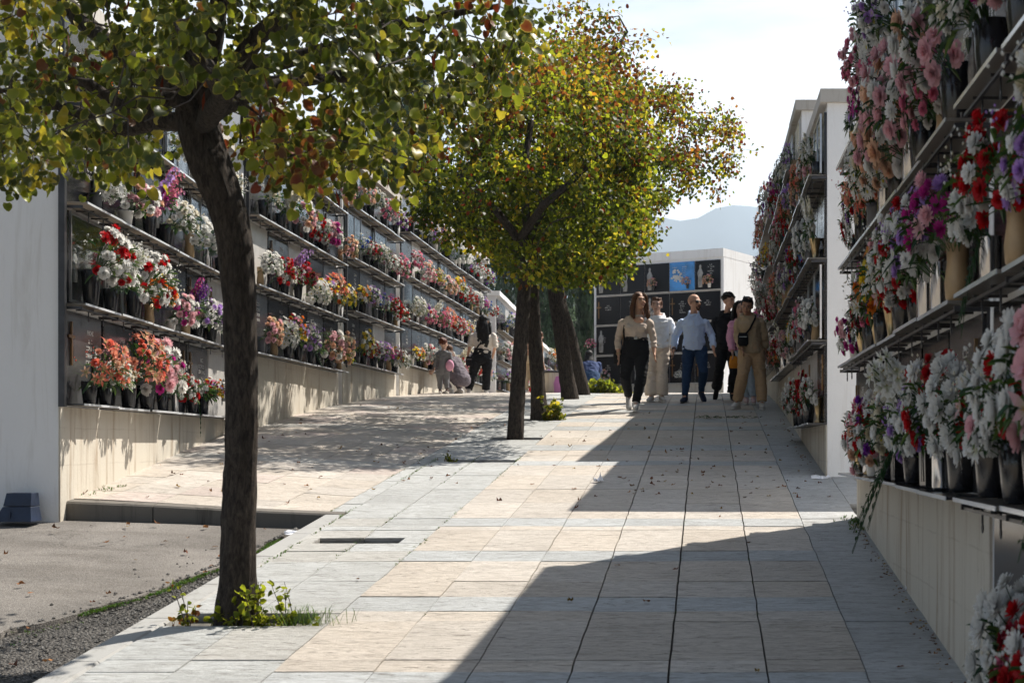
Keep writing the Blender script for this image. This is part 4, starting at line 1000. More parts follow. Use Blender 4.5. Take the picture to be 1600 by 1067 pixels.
    for i in range(170):
        c=rg.choice(C); p=c+Vector((rg.gauss(0,.07),rg.gauss(0,.07),rg.gauss(0,.05))); L=rg.uniform(.06,.10); a=rg.uniform(0,3.14); s=Vector((math.cos(a),math.sin(a),0))*.007
        b=p+Vector((rg.gauss(0,.012),rg.gauss(0,.012),-L)); md=(p+b)/2; m.add([p,md-s,md+s,b],[(0,1,2),(1,3,2)],shade(LT['rust'],rg.uniform(.4,.9)))
    m.build('seed_pods',M['treeleaf'],e)['kind']='stuff'; localise(e)
    # --- the row beyond
    def tree(seed,d,trunk,cpoly,zr,rdepth,ncl,per,size,label,mix,limbs=(),rmax=.08,sparse=()):
        rg=random.Random(seed); nr=np.random.default_rng(seed)
        b=at(trunk[0][0],trunk[0][1],d); e=empty('tree',(b.x,b.y,b.z-.05),0,label,'tree',G)
        pts=[at(a,bb,d+dd) for a,bb,w,dd in trunk]; pts[0].z-=.12; rads=[w/2*d/F for a,bb,w,dd in trunk]
        trunk_mesh(pts,rads,e,seed*1.7,n=28,bark=.9)
        seeds=[(pts[-1],-1)]
        for lb in limbs:
            last=0
            for (a,bb,dd) in lb: seeds.append((at(a,bb,d+dd),last)); last=len(seeds)-1
        xs=[p[0] for p in cpoly]; ys=[p[1] for p in cpoly]; cx=(min(xs)+max(xs))/2; hw=(max(xs)-min(xs))/2; C=[];tries=0
        while len(C)<ncl and tries<60000:
            tries+=1; px=rg.uniform(min(xs),max(xs)); py=rg.uniform(min(ys),max(ys))
            if not in_poly(px,py,cpoly): continue
            dd=d+rg.uniform(-1,1)*rdepth*math.sqrt(max(.05,1-((px-cx)/hw)**2)); p=at(px,py,dd)
            if p.z<zr: continue
            if mnoise.noise(p*1.9+Vector((seed,0,0)))<.03: continue
            C.append(p)
        for (px,py,r,n) in sparse:
            for i in range(n): C.append(at(px+rg.gauss(0,r),py+rg.gauss(0,r),d+rg.uniform(-.4,.4)))
        nodes,par,arr=grow(seeds,C,rg); limbs_mesh(nodes,par,len(seeds),'limb',e,r_tip=.0028,expo=2.3,rmax=rmax,r0=.055)
        PP=[];DD=[];CC=[]; ks=['green','deep','lime','yellow','brown','rust','orange']
        for i,c in enumerate(C):
            sp=i>=ncl; n=int(per*1.2*rg.uniform(.6,1.3)*(.3 if sp else 1)); off=nr.normal(0,.080,(n,3)); PP.append(np.array(c)+off); DD.append(off/.1)
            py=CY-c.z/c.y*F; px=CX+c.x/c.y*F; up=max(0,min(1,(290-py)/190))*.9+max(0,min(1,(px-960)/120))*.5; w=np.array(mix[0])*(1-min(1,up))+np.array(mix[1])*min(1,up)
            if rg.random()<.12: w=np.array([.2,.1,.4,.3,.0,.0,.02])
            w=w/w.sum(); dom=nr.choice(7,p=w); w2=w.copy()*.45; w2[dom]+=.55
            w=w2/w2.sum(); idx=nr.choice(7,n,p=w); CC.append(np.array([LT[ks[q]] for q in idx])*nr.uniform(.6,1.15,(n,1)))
        P=np.vstack(PP);D=np.vstack(DD);Cc=np.vstack(CC)
        link('crown',leaves_mesh('crown',P,D,size,Cc,seed,False),e); print(label,len(P)); localise(e); return e
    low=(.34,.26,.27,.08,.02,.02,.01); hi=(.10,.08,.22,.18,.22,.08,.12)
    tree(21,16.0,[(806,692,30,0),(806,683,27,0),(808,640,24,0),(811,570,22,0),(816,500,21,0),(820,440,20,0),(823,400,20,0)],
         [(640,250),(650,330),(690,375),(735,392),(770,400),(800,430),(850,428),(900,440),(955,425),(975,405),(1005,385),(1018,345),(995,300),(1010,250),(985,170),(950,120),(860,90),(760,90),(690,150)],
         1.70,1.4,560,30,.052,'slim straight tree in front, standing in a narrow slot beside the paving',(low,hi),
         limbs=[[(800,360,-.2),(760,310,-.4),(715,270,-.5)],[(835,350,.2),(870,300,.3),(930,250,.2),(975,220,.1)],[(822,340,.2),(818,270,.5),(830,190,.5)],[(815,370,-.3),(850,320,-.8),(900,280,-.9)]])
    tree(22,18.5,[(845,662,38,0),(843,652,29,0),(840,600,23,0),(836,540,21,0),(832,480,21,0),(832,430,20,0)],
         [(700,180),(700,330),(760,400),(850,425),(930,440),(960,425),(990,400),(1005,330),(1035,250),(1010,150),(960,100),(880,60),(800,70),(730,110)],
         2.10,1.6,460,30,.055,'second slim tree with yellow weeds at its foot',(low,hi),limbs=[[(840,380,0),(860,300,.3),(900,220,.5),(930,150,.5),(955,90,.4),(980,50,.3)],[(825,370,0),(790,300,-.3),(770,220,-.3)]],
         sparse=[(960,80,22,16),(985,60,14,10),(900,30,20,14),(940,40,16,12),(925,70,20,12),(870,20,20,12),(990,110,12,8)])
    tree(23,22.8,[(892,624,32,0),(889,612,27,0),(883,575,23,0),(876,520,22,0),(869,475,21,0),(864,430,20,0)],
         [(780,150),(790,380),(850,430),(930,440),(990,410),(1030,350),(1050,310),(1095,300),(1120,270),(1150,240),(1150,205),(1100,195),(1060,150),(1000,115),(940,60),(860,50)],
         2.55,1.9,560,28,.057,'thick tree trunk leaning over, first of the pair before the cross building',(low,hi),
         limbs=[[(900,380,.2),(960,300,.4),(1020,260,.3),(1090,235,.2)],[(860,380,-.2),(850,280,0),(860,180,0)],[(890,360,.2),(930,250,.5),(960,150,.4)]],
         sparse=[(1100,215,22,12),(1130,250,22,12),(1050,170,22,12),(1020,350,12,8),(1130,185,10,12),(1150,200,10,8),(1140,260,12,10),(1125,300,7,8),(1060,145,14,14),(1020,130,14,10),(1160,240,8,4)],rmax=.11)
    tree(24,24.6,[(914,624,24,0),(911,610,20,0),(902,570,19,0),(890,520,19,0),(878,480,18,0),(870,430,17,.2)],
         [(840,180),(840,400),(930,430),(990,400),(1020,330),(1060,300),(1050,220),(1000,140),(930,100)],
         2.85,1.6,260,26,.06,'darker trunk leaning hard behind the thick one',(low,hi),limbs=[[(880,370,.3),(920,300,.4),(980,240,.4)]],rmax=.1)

def cypress(x,y,h,r,label,seed):
    rg=np.random.default_rng(seed); z0=H(max(-3000,x),y)-.3 if y<60 else 1.0
    e=empty('cypress',(x,y,z0),0,label,'cypress tree','dark cypresses beyond the niche walls')
    m=MB(); m.tube([(0,0,0),(0,0,h*.9)],[.14,.03],8); m.build('trunk',M['bark'],e)
    N=5200; t=rg.uniform(0,1,N)**.8; prof_=np.interp(t,[0,.12,.4,.75,.93,1],[.55,.95,1,.7,.3,.03])*r; lob=1+.18*np.sin(t*31+seed)*1
    a=rg.uniform(0,6.283,N); rr=prof_*lob*(1+.22*np.sin(a*5+t*9+seed))*np.sqrt(rg.uniform(.45,1,N))
    P=np.stack([rr*np.cos(a),rr*np.sin(a),.3+t*(h-.3)],1)
    s=rg.uniform(.06,.14,(N,1)); up=np.stack([np.cos(a)*.25,np.sin(a)*.25,np.ones(N)],1)+rg.normal(0,.15,(N,3)); sd=np.stack([-np.sin(a),np.cos(a),np.zeros(N)],1)+rg.normal(0,.5,(N,3))
    V=np.stack([P-sd*s*.4,P+sd*s*.4,P+up*s*2.0],1).reshape(-1,3); Fc=np.arange(N*3).reshape(N,3)
    col=np.repeat(np.array([.022,.045,.018])[None]*rg.uniform(.5,1.7,(N,1)),3,axis=0)
    link('crown',mesh_from_arrays('crown',V,Fc,M['green'],col),e)
def bushy(x,y,z0,h,r,label,seed,col,cat='tree',name='tree',N=2600,group=None):
    rg=np.random.default_rng(seed); e=empty(name,(x,y,z0),0,label,cat,group)
    m=MB(); cs=[]
    for k in range(9):
        c=np.array([rg.normal(0,r*.42),rg.normal(0,r*.42),h*rg.uniform(.4,.85)]); cs.append(c); m.tube([(0,0,0),(c[0]*.3,c[1]*.3,h*.3),tuple(c)],[.05,.035,.01],5)
    m.build('trunk',M['bark'],e); cs=np.array(cs); k=rg.integers(0,9,N); dv=rg.normal(0,1,(N,3)); dv/=np.linalg.norm(dv,axis=1,keepdims=True)
    P=cs[k]+dv*(r*.45)*rg.uniform(.4,1.05,(N,1)); P[:,2]=np.maximum(P[:,2],.05)
    s=r*.07; C=np.array(col)[None]*rg.uniform(.5,1.6,(N,1)); link('crown',leaves_mesh('crown',P,dv,s,C,seed,False,.1),e); return e
def shoots(name,loc,n,h,spread,leafsize,label,seed,cols,grass=0,cat='plant',group=None,dirs=None):
    """sapling shoots with round leaves, optional grass"""
    rg=random.Random(seed); nr=np.random.default_rng(seed); e=empty(name,loc,0,label,cat,group); m=MB(); PP=[];CC=[]
    for i in range(n):
        a=rg.uniform(0,6.28); b=Vector((rg.gauss(0,spread*.5),rg.gauss(0,spread*.25),0)); hh=h*rg.uniform(.35,1); t=b+Vector((math.cos(a)*hh*.35,math.sin(a)*hh*.2,hh)); md=(b+t)/2+Vector((0,0,hh*.08))
        m.tube([b,md,t],[.003,.0022,.0012],4)
        for k in range(rg.randint(5,10)):
            f=rg.uniform(.25,1); p=b.lerp(md,f*2) if f<.5 else md.lerp(t,f*2-1); PP.append(np.array(p)+nr.normal(0,.008,3)); CC.append(np.array(LT[rg.choice(cols)])*rg.uniform(.8,1.3))
    for k in range(int(n*6)): PP.append(np.array([rg.gauss(0,spread*.6),rg.gauss(0,spread*.2),rg.uniform(0,h*.25)])); CC.append(np.array(LT[rg.choice(cols)])*rg.uniform(.5,1.1))
    m.build('stems',M['twig'],e); P=np.array(PP); link('leaves',leaves_mesh('leaves',P,nr.normal(0,1,(len(P),3)),leafsize,np.array(CC),seed,True,-.2),e)
    if grass:
        g=MB()
        for i in range(grass):
            a=rg.uniform(0,6.28); l=rg.uniform(.08,.18); b=Vector((spread*1.0+rg.gauss(0,spread*.45),rg.gauss(0,.03),.02)); t=Vector((math.cos(a),math.sin(a)*.6,0)); s=Vector((-t.y,t.x,0))*.0022
            md=b+t*l*.3+Vector((0,0,l*.55)); tip=b+t*l*.85+Vector((0,0,l*.6)); g.add([b-s,b+s,md+s,md-s,tip],[(0,1,2,3),(3,2,4)],shade((.13,.22,.03),rg.uniform(.6,1.3)))
        g.build('grass_blades',M['green'],e)
    return e
def greenery():
    for i,(px,d,h,r,l) in enumerate(((622,46,11.0,1.3,'broad dark cypress rising above the second niche wall'),(650,52,13.5,1.5,'cypress partly hidden by hanging leaves above the wall'),(592,50,12.5,1.3,'cypress whose tip hides behind the overhanging leaves'),(770,66,9.2,1.4,'cypress behind the white coping near the slim trunks'),(798,70,9.8,1.4,'cypress between the coping and the slim tree'),
          (735,62,10.4,1.4,'cypress over the end of the long niche wall'),(828,74,9.5,1.4,'cypress seen between the two slim trunks'),(862,60,8.5,1.5,'cypress behind the thick leaning trunk'),(846,52,6.4,1.0,'low cypress directly over the last low niche wall'),(884,66,8.5,1.4,'cypress between the two thick trunks'),(915,44,5.4,.30,'very slim cypress beside the cross building'))):
        cypress((px-CX)*d/F,d,h,r,l,30+i)
    bushy((900-CX)*60/F,60,1.0,5.2,2.2,'pale grey-green tree behind the slim cypress',7,(.10,.14,.08))
    bushy((1010-CX)*60/F,58,.9,3.0,1.6,'low tree hidden behind the cross building',8,(.07,.10,.05)) if False else None
    b=at(412,980,6.98); shoots('root_shoots',(b.x,6.96,H(b.x,6.96)-.03),18,.24,.20,.032,'bright green shoots and grass at the foot of the closest tree',5,['lime','green','lime','green'],150)
    b=at(290,980,7.0); shoots('root_shoots',(b.x,7.0,H(b.x,7.0)-.03),4,.26,.05,.026,'thin sparse shoots on the kerb side of the closest tree',6,['lime','green','brown'])
    b=at(858,655,18.5); shoots('root_shoots',(b.x+.08,18.4,H(b.x,18.5)-.02),16,.34,.14,.05,'yellow-green weeds at the foot of the second slim tree',7,['lime','green','green','yellow'])
    b=at(945,618,26.5); shoots('low_shrub',(b.x,26.5,H(b.x,26.5)),44,.26,.34,.07,'bright yellow-green low shrub before the cross building',8,['lime','lime','green','green'],cat='shrub')
    b=at(704,716,13.8); shoots('root_shoots',(b.x,13.8,H(b.x,13.8)-.02),5,.08,.07,.03,'tiny weed at the corner of an empty tree slot',9,['green','lime'])
# ------------------------------------------------------------------ people
def cloth(name,col,var=.15,bs=.5,scale=14,rough=.85,bd=.012):
    t=NT(name); v=t.coord(); n=t.noise(t.coord((1,1,.6)),scale,4,.6,.6); f=t.noise(v,300,2); c=t.mix(tuple(q*(1-var) for q in col),tuple(min(1,q*(1+var)) for q in col),n)
    return t.surf(t.pbsdf(c,rough,0,t.bump(t.math('ADD',n,t.math('MULTIPLY',f,.06)),bs,bd),.2))
def remesh(mb,name,mat,parent,voxel=.009,smooth_it=4):
    me=mb.mesh(name,mat); o=link(name,me,parent)
    md=o.modifiers.new('r','REMESH'); md.mode='VOXEL'; md.voxel_size=voxel; md.use_smooth_shade=True
    if smooth_it: s=o.modifiers.new('s','SMOOTH'); s.iterations=smooth_it; s.factor=.5
    bpy.context.view_layer.update(); dg=bpy.context.evaluated_depsgraph_get(); ev=bpy.data.meshes.new_from_object(o.evaluated_get(dg)); ev.name=name
    ev.materials.clear(); ev.materials.append(mat); o.modifiers.clear(); o.data=ev; bpy.data.meshes.remove(me)
    if name in('top','trousers','hair'):
        n=len(ev.vertices); co=np.empty(n*3); no=np.empty(n*3); ev.vertices.foreach_get('co',co); ev.vertices.foreach_get('normal',no); co=co.reshape(-1,3); no=no.reshape(-1,3); a={'top':.012,'trousers':.009}.get(name,.006)
        for i in range(n):
            p=co[i]; q=Vector((p[0]*(9 if name!='hair' else 60),p[1]*9,p[2]*(15 if name=='top' else (19 if name=='trousers' else 7)))); r_=1-abs(mnoise.noise(q))*2; co[i]+=no[i]*a*(r_-.35)
        ev.vertices.foreach_set('co',co.ravel()); ev.update()
    ev.polygons.foreach_set('use_smooth',[True]*len(ev.polygons)); return o
def lerp(a,b,t): return Vector(a)*(1-t)+Vector(b)*t
def hand(m, wrist, dirv, side, k=1.0, back=False):
    """palm plus four curled fingers and a thumb; dirv = forearm direction"""
    d=Vector(dirv).normalized(); fwd=Vector((0,-1,0)) if not back else Vector((0,1,0)); fwd=(fwd-d*fwd.dot(d)).normalized(); s=d.cross(fwd)*side
    p=wrist+d*.045*k; m.tube([wrist-d*.01,wrist+d*.03*k,wrist+d*.08*k],[(.020*k,.026*k),(.016*k,.038*k),(.013*k,.038*k)],10,up=s)
    for i,(o_,L) in enumerate(((-.028,.062),(-.010,.075),(.010,.070),(.027,.056))):
        a=wrist+d*.082*k+fwd*o_*k; b=a+d*L*.5*k-s*.004; c=b+d*L*.42*k-s*.022*k
        m.tube([a,b,c],[.0088*k,.0080*k,.0066*k],7)
    a=wrist+d*.03*k+fwd*.030*k; b=a+d*.03*k+fwd*.022*k-s*.008; c=b+d*.028*k+fwd*.004-s*.01; m.tube([a,b,c],[.0105*k,.0095*k,.0075*k],7)
def head_shape(m, c, hs, yaw, pitch=0, roll=0, female=False):
    """c = centre of the head, hs = head height; faces -Y at yaw 0"""
    Mx=Matrix.Translation(c)@Matrix.Rotation(yaw,4,'Z')@Matrix.Rotation(pitch,4,'X')@Matrix.Rotation(roll,4,'Y')@Matrix.Scale(hs/.225,4)
    def E(p,r): 
        MM=Mx.to_3x3().to_4x4(); m.ball(Mx@Vector(p),r,16,11,M=MM)
    E((0,.012,.028),(.074,.092,.084)); E((0,-.022,-.022),(.060,.066,.078)); E((0,-.042,-.070),(.036,.036,.034)); E((0,-.012,-.045),(.056,.060,.052))
    E((0,-.093,-.022),(.0125,.020,.020)); E((0,-.086,.004),(.009,.012,.026)); E((0,-.072,.026),(.052,.022,.010)); E((0,-.080,-.062),(.023,.010,.0095)); E((0,-.077,-.092),(.018,.014,.012))
    for s in (-1,1): E((.074*s,.008,-.012),(.010,.020,.030)); E((.034*s,-.064,-.030),(.022,.020,.020))
    return Mx
def eyes(parent, Mx, glasses=False, beard=None, brow=(.04,.03,.02)):
    m=MB()
    if glasses:
        for s in (-1,1): m.ball(Mx@Vector((.033*s,-.088,.006)),(.030,.008,.019),12,8,M=Mx.to_3x3().to_4x4(),col=(.01,.01,.01))
        m.tube([Mx@Vector((-.012,-.094,.010)),Mx@Vector((.012,-.094,.010))],.003,5,(.01,.01,.01))
        for s in (-1,1): m.tube([Mx@Vector((.06*s,-.083,.010)),Mx@Vector((.082*s,.0,.004))],.003,5,(.01,.01,.01))
        m.build('sunglasses',M['darkmetal'],parent)
    else:
        for s in (-1,1):
            m.ball(Mx@Vector((.030*s,-.0805,.004)),(.0135,.006,.0075),8,6,M=Mx.to_3x3().to_4x4(),col=(.5,.48,.45)); m.ball(Mx@Vector((.030*s,-.086,.004)),(.006,.003,.0065),8,6,M=Mx.to_3x3().to_4x4(),col=(.015,.01,.008))
        for s in (-1,1): m.tube([Mx@Vector((.012*s,-.093,.020)),Mx@Vector((.032*s,-.090,.027)),Mx@Vector((.050*s,-.078,.020))],[.003,.0038,.002],5,brow)
        m.build('eyes',M['litter'],parent)
    mm=MB(); mm.tube([Mx@Vector((-.022,-.086,-.058)),Mx@Vector((0,-.0915,-.060)),Mx@Vector((.022,-.086,-.058))],[.003,.0052,.003],6,(.30,.10,.09)); mm.build('lips',M['litter'],parent)
    if beard:
        b=MB(); MM=Mx.to_3x3().to_4x4()
        for p,r in (((0,-.078,-.098),(.024,.016,.018)),((0,-.088,-.048),(.026,.008,.005)),((.026,-.074,-.075),(.008,.012,.022)),((-.026,-.074,-.075),(.008,.012,.022))): b.ball(Mx@Vector(p),r,10,7,M=MM)
        remesh(b,'beard',beard,parent,.005,1)
def torso(m, J, g=0.0, hipz=True, k=1.0, belly=0.0, long=0.0):
    """chest-waist-hip loft; J: neck, shoulders L/R, waist, hips centre"""
    n=Vector(J['neck']); sl=Vector(J['shl']); sr=Vector(J['shr']); w=Vector(J['waist']); h=Vector(J['hip']); half=(sl-sr).length/2; ax=(sl-sr).normalized(); sc=(sl+sr)/2
    P=[n+Vector((0,0,-.0)),n+Vector((0,0,-.035)),lerp(n,sc,.85)+Vector((0,0,.012)),sc+Vector((0,0,-.045)),lerp(sc,w,.38),lerp(sc,w,.72),w,lerp(w,h,.6),h-Vector((0,0,long))]
    Rr=[(.062,.062),(.085*k,.075),(half*.82,.088*k),(half*1.02,.112*k),(half*.93,.122*k),(half*.82,.112*k+belly*.5),(half*.78*k,.108*k+belly),(half*.86*k,.12*k+belly*.6),(half*.88*k,.122*k)]
    m.tube(P,[(a+g,b+g) for a,b in Rr],20,up=ax)
def pelvis(m,J,g=0,k=1.0):
    w=Vector(J['waist']); h=Vector(J['hip']); ax=(Vector(J['hl'])-Vector(J['hr'])).normalized(); half=(Vector(J['shl'])-Vector(J['shr'])).length/2
    P=[w,lerp(w,h,.5),h,h-Vector((0,0,.06)),h-Vector((0,0,.11))]; m.tube(P,[(half*.76*k+g,.105*k+g),(half*.84*k+g,.118*k+g),(half*.90*k+g,.125*k+g),(half*.80*k+g,.115*k+g),(half*.5*k+g,.08*k+g)],20,up=ax)
def leg(m,a,b,c,g=0,k=1.0,flare=0.0,cuff=0.0):
    a,b,c=Vector(a),Vector(b),Vector(c); P=[a+Vector((0,0,.03)),lerp(a,b,.3),lerp(a,b,.7),b,lerp(b,c,.3),lerp(b,c,.7),c]
    Rr=[.086,.082,.064,.055,.055+flare*.3,.043+flare*.8,.036+flare]
    m.tube(P,[r*k+g for r in Rr],14)
def arm(m,a,b,c,g=0,k=1.0,end=1.0):
    a,b,c=Vector(a),Vector(b),Vector(c); e=lerp(b,c,end); P=[a+Vector((0,0,-.005)),lerp(a,b,.35),lerp(a,b,.75),b,lerp(b,e,.35),e]
    Rr=[.052,.047,.041,.038,.037,.027 if end>.9 else .031]; m.tube(P,[r*k+g for r in Rr],12)
    m.ball(a+Vector((0,0,-.012)),(.046*k+g*.8,)*3,12,8)
def shoe(parent,ankle,toe_dir,col,sole,k=1.0,name='shoe',tip=0.0):
    an=Vector(ankle); t=Vector(toe_dir).normalized(); m=MB(); up=Vector((0,0,1)); s=t.cross(up).normalized()
    h=an+Vector((0,0,-.055*k)); P=[h-t*.075*k,h-t*.04*k,h+t*.03*k,h+t*.10*k-up*.008,h+t*.155*k-up*.016,h+t*.185*k-up*.02]
    m.tube(P,[(.020*k,.030*k),(.034*k,.045*k),(.040*k,.044*k),(.043*k,.032*k),(.036*k,.026*k),(.016*k,.016*k)],14,up=s); m.tube([an+up*.01,an-up*.05],[.040*k,.042*k],10)
    o=remesh(m,name,col,parent,.007,3); q=MB(); b=h-up*.043*k
    q.tube([b-t*.085*k,b+t*.02*k,b+t*.10*k,b+t*.185*k],[(.030*k,.013),(.036*k,.013),(.042*k,.013),(.020*k,.013)],12,up=s); q.build('sole',sole,o,smooth=True); return o
HAIRM={}
def person(label, J, o, rot_back=False):
    """J joints in world metres; o options"""
    ft=Vector(J['fl']); base=Vector(((J['fl'][0]+J['fr'][0])/2,(J['fl'][1]+J['fr'][1])/2,min(J['fl'][2],J['fr'][2])-.09))
    e=empty('person',base,0,label,'person','people walking and visiting'); k=o.get('k',1.0)
    skin=o['skin']; body=MB(); back=o.get('back',False)
    nk=Vector(J['neck']); hc=Vector(J['head']); hs=o.get('hs',.225)*1.07
    body.tube([nk+Vector((0,0,-.06)),nk+Vector((0,0,.02)),lerp(nk,hc,.6)],[.062*k,.050*k,.050*k],14)
    Mx=head_shape(body,hc,hs,o.get('yaw',0),o.get('pitch',0),o.get('roll',0))
    torso(body,J,-.012,k=k); pelvis(body,J,-.012,k)
    for s,sd in (('l',1),('r',-1)):
        arm(body,J['sh'+s],J['e'+s],J['w'+s],-.003,k); hand(body,Vector(J['w'+s]),Vector(J['w'+s])-Vector(J['e'+s]),sd,k*.98,back)
        leg(body,J['h'+s],J['k'+s],J['f'+s],-.008,k)
        f=Vector(J['f'+s]); td=Vector(o.get('toe'+s,(0,-1,-.1) if not back else (0,1,-.1))); body.tube([f,f+Vector((0,0,-.04))+td.normalized()*.03,f+Vector((0,0,-.06))+td.normalized()*.12],[.033*k,.032*k,.022*k],8)
    remesh(body,'body',skin,e,.0085,3)
    # garments
    if 'top' in o:
        t=MB(); g=o.get('topg',.012); torso(t,J,g,k=k,belly=o.get('belly',0),long=o.get('long',.03))
        if o.get('bust'):
            ax=(Vector(J['shl'])-Vector(J['shr'])).normalized(); c=lerp((Vector(J['shl'])+Vector(J['shr']))/2,J['waist'],.42)
            for s in (-1,1): t.ball(c+ax*.085*s+Vector((0,-.085,0)),(.075,.065,.07),12,8)
        for s in ('l','r'): arm(t,J['sh'+s],J['e'+s],J['w'+s],o.get('sleeveg',.012),k,o.get('sleeve',.92))
        if o.get('hood'):
            hb=Vector((0,.06 if not back else -.05,0)); t.tube([nk+Vector((-.10,.0,-.02)),nk+Vector((-.09,.07,.02)),nk+Vector((0,.11,.035)),nk+Vector((.09,.07,.02)),nk+Vector((.10,.0,-.02)),nk+Vector((.06,-.07,-.05)),nk+Vector((0,-.095,-.075)),nk+Vector((-.06,-.07,-.05)),nk+Vector((-.10,0,-.02))],[.034]*9,10)
        if o.get('hem'): 
            h=Vector(J['hip'])-Vector((0,0,o.get('long',.03))); half=(Vector(J['shl'])-Vector(J['shr'])).length/2; ax=(Vector(J['shl'])-Vector(J['shr'])).normalized(); t.tube([h+Vector((0,0,.05)),h+Vector((0,0,.0)),h-Vector((0,0,.035))],[(half*.9*k+g,.125*k+g),(half*.92*k+g,.13*k+g),(half*.86*k+g,.12*k+g)],20,up=ax)
        tp=remesh(t,o.get('topname','top'),o['top'],e,.009,3)
        if o.get('neckcut'):   # bare neckline patch of skin
            m=MB(); c=nk+Vector((0,-.075,-.075)); m.ball(c,(.085,.05,.055),14,9); remesh(m,'neckline',skin,e,.008,2)
        if o.get('placket'):
            m=MB(); c=lerp((Vector(J['shl'])+Vector(J['shr']))/2,J['hip'],.5); m.box(-.016,.016,-.003,.003,-.26,.20); pl=m.build('placket',o['placket'],tp); pl.location=(c.x-base.x*0,c.y-.150,c.z); 
            m=MB()
            for i in range(6): m.ball((0,-.004,-.22+.08*i),.006,6,4)
            b2=m.build('buttons',M['whitepot'],tp); b2.location=pl.location
            m=MB(); m.add([nk+Vector((-.075,-.03,.035)),nk+Vector((-.02,-.115,-.055)),nk+Vector((-.055,-.125,-.06)),nk+Vector((-.095,-.06,-.01))],[(0,1,2,3)]); m.add([nk+Vector((.075,-.03,.035)),nk+Vector((.02,-.115,-.055)),nk+Vector((.055,-.125,-.06)),nk+Vector((.095,-.06,-.01))],[(0,1,2,3)])
            m.tube([nk+Vector((-.078,-.02,.03)),nk+Vector((-.06,.06,.045)),nk+Vector((0,.085,.05)),nk+Vector((.06,.06,.045)),nk+Vector((.078,-.02,.03))],[(.008,.022)]*5,8); m.build('collar',o['placket'],tp)
    t=MB(); g=o.get('botg',.006); pelvis(t,J,g,k)
    for s in ('l','r'): leg(t,J['h'+s],J['k'+s],J['f'+s],g,k,o.get('flare',0))
    remesh(t,'trousers',o['bot'],e,.009,3)
    if o.get('belt'):
        w=lerp(J['waist'],J['hip'],.12); half=(Vector(J['shl'])-Vector(J['shr'])).length/2; ax=(Vector(J['hl'])-Vector(J['hr'])).normalized(); m=MB(); m.tube([w+Vector((0,0,.014)),w-Vector((0,0,.014))],[(half*.80*k+.014,.112*k+.014)]*2,24,up=ax); b=m.build('belt',M['darkmetal'],e,smooth=True)
        m=MB(); m.box(-.022,.022,-.006,.006,-.017,.017); bk=m.build('buckle',M['steel'],b); bk.location=w+Vector((0,-.112*k-.020,0))
    for s in ('l','r'):
        shoe(e,J['f'+s],o.get('toe'+s,(0,-1,-.1) if not back else (0,1,-.1)),o['shoe'],o.get('sole',M['whitepot']),k)
    # hair
    h=o.get('hair'); 
    if h:
        m=MB(); MM=Mx.to_3x3().to_4x4()
        def E(p,r): m.ball(Mx@Vector(p),r,14,9,M=MM)
        if h=='short':
            E((0,.024,.036),(.080,.090,.078)); E((0,-.040,.074),(.056,.036,.024)); E((0,.062,.0),(.066,.05,.06)); 
            for s in (-1,1): E((.064*s,.006,.030),(.018,.040,.040))
            rr=random.Random(3)
            for i in range(26): a=rr.uniform(0,6.28); E((math.cos(a)*.055,.012+math.sin(a)*.06,.076+rr.uniform(0,.026)),(.014,.019,.014))
        elif h=='curly':
            rr=random.Random(4); E((0,.024,.046),(.082,.092,.080)); 
            for i in range(60):
                a=rr.uniform(0,6.28); ph=rr.uniform(.0,1.35); p=Vector((math.cos(a)*math.cos(ph)*.082,.018+math.sin(a)*math.cos(ph)*.09,.05+math.sin(ph)*.075))
                if p.y<-.05 and p.z<.062: continue
                E(p,(.02,.02,.018))
        elif h in('long','longback'):
            E((0,.024,.040),(.084,.096,.084)); L=o.get('hairlen',.34)
            for s in (-1,1):
                m.tube([Mx@Vector((.030*s,-.055,.085)),Mx@Vector((.070*s,-.038,.05)),Mx@Vector((.086*s,-.010,-.02)),Mx@Vector((.098*s,.005,-.10)),Mx@Vector((.105*s,-.01,-.10-L*.35)),Mx@Vector((.095*s,-.02,-.10-L*.55))],[.024,.030,.034,.038,.036,.012],10)
            m.tube([Mx@Vector((0,.05,.05)),Mx@Vector((0,.085,-.05)),Mx@Vector((0,.088,-.10-L*.3)),Mx@Vector((0,.085,-.10-L*.75)),Mx@Vector((0,.085,-.10-L))],[(.075,.05),(.095,.055),(.115,.05),(.115,.04),(.085,.02)],16,up=MM@Vector((1,0,0)))
        elif h=='bun': E((0,.024,.040),(.083,.094,.082)); E((0,.085,.085),(.036,.036,.036))
        remesh(m,'hair',o['hairm'],e,.007,2)
    if not back and h is not None or o.get('face'): eyes(e,Mx,o.get('glasses',False),o.get('beard'),o.get('brow',(.03,.02,.015)))
    # everything above was made in world metres
    for c in e.children: 
        c.location=Vector(c.location)-Vector(base)
    return e
def strap(e,pts,mat,w=.012,name='bag_strap',bag=None,bagsize=(.09,.035,.07),bagpos=None,bagmat=None,bagname='shoulder_bag'):
    base=Vector(e.location); m=MB(); m.tube([Vector(p)-base for p in pts],[(w,.003)]*len(pts),6); s=m.build(name,mat,e)
    if bagpos is not None:
        m=MB(); b=bagsize; m.tube([Vector((0,0,b[2])),Vector((0,0,b[2]*.5)),Vector((0,0,-b[2]*.6)),Vector((0,0,-b[2]))],[(b[0]*.8,b[1]*.7),(b[0],b[1]),(b[0],b[1]),(b[0]*.7,b[1]*.6)],16,up=(1,0,0)); o=m.build(bagname,bagmat or mat,e,smooth=True); o.location=Vector(bagpos)-base
        z=MB(); z.box(-b[0]*.7,b[0]*.7,-b[1]-.002,-b[1]+.004,b[2]*.35,b[2]*.42); z.build('zip',M['steel'],o)
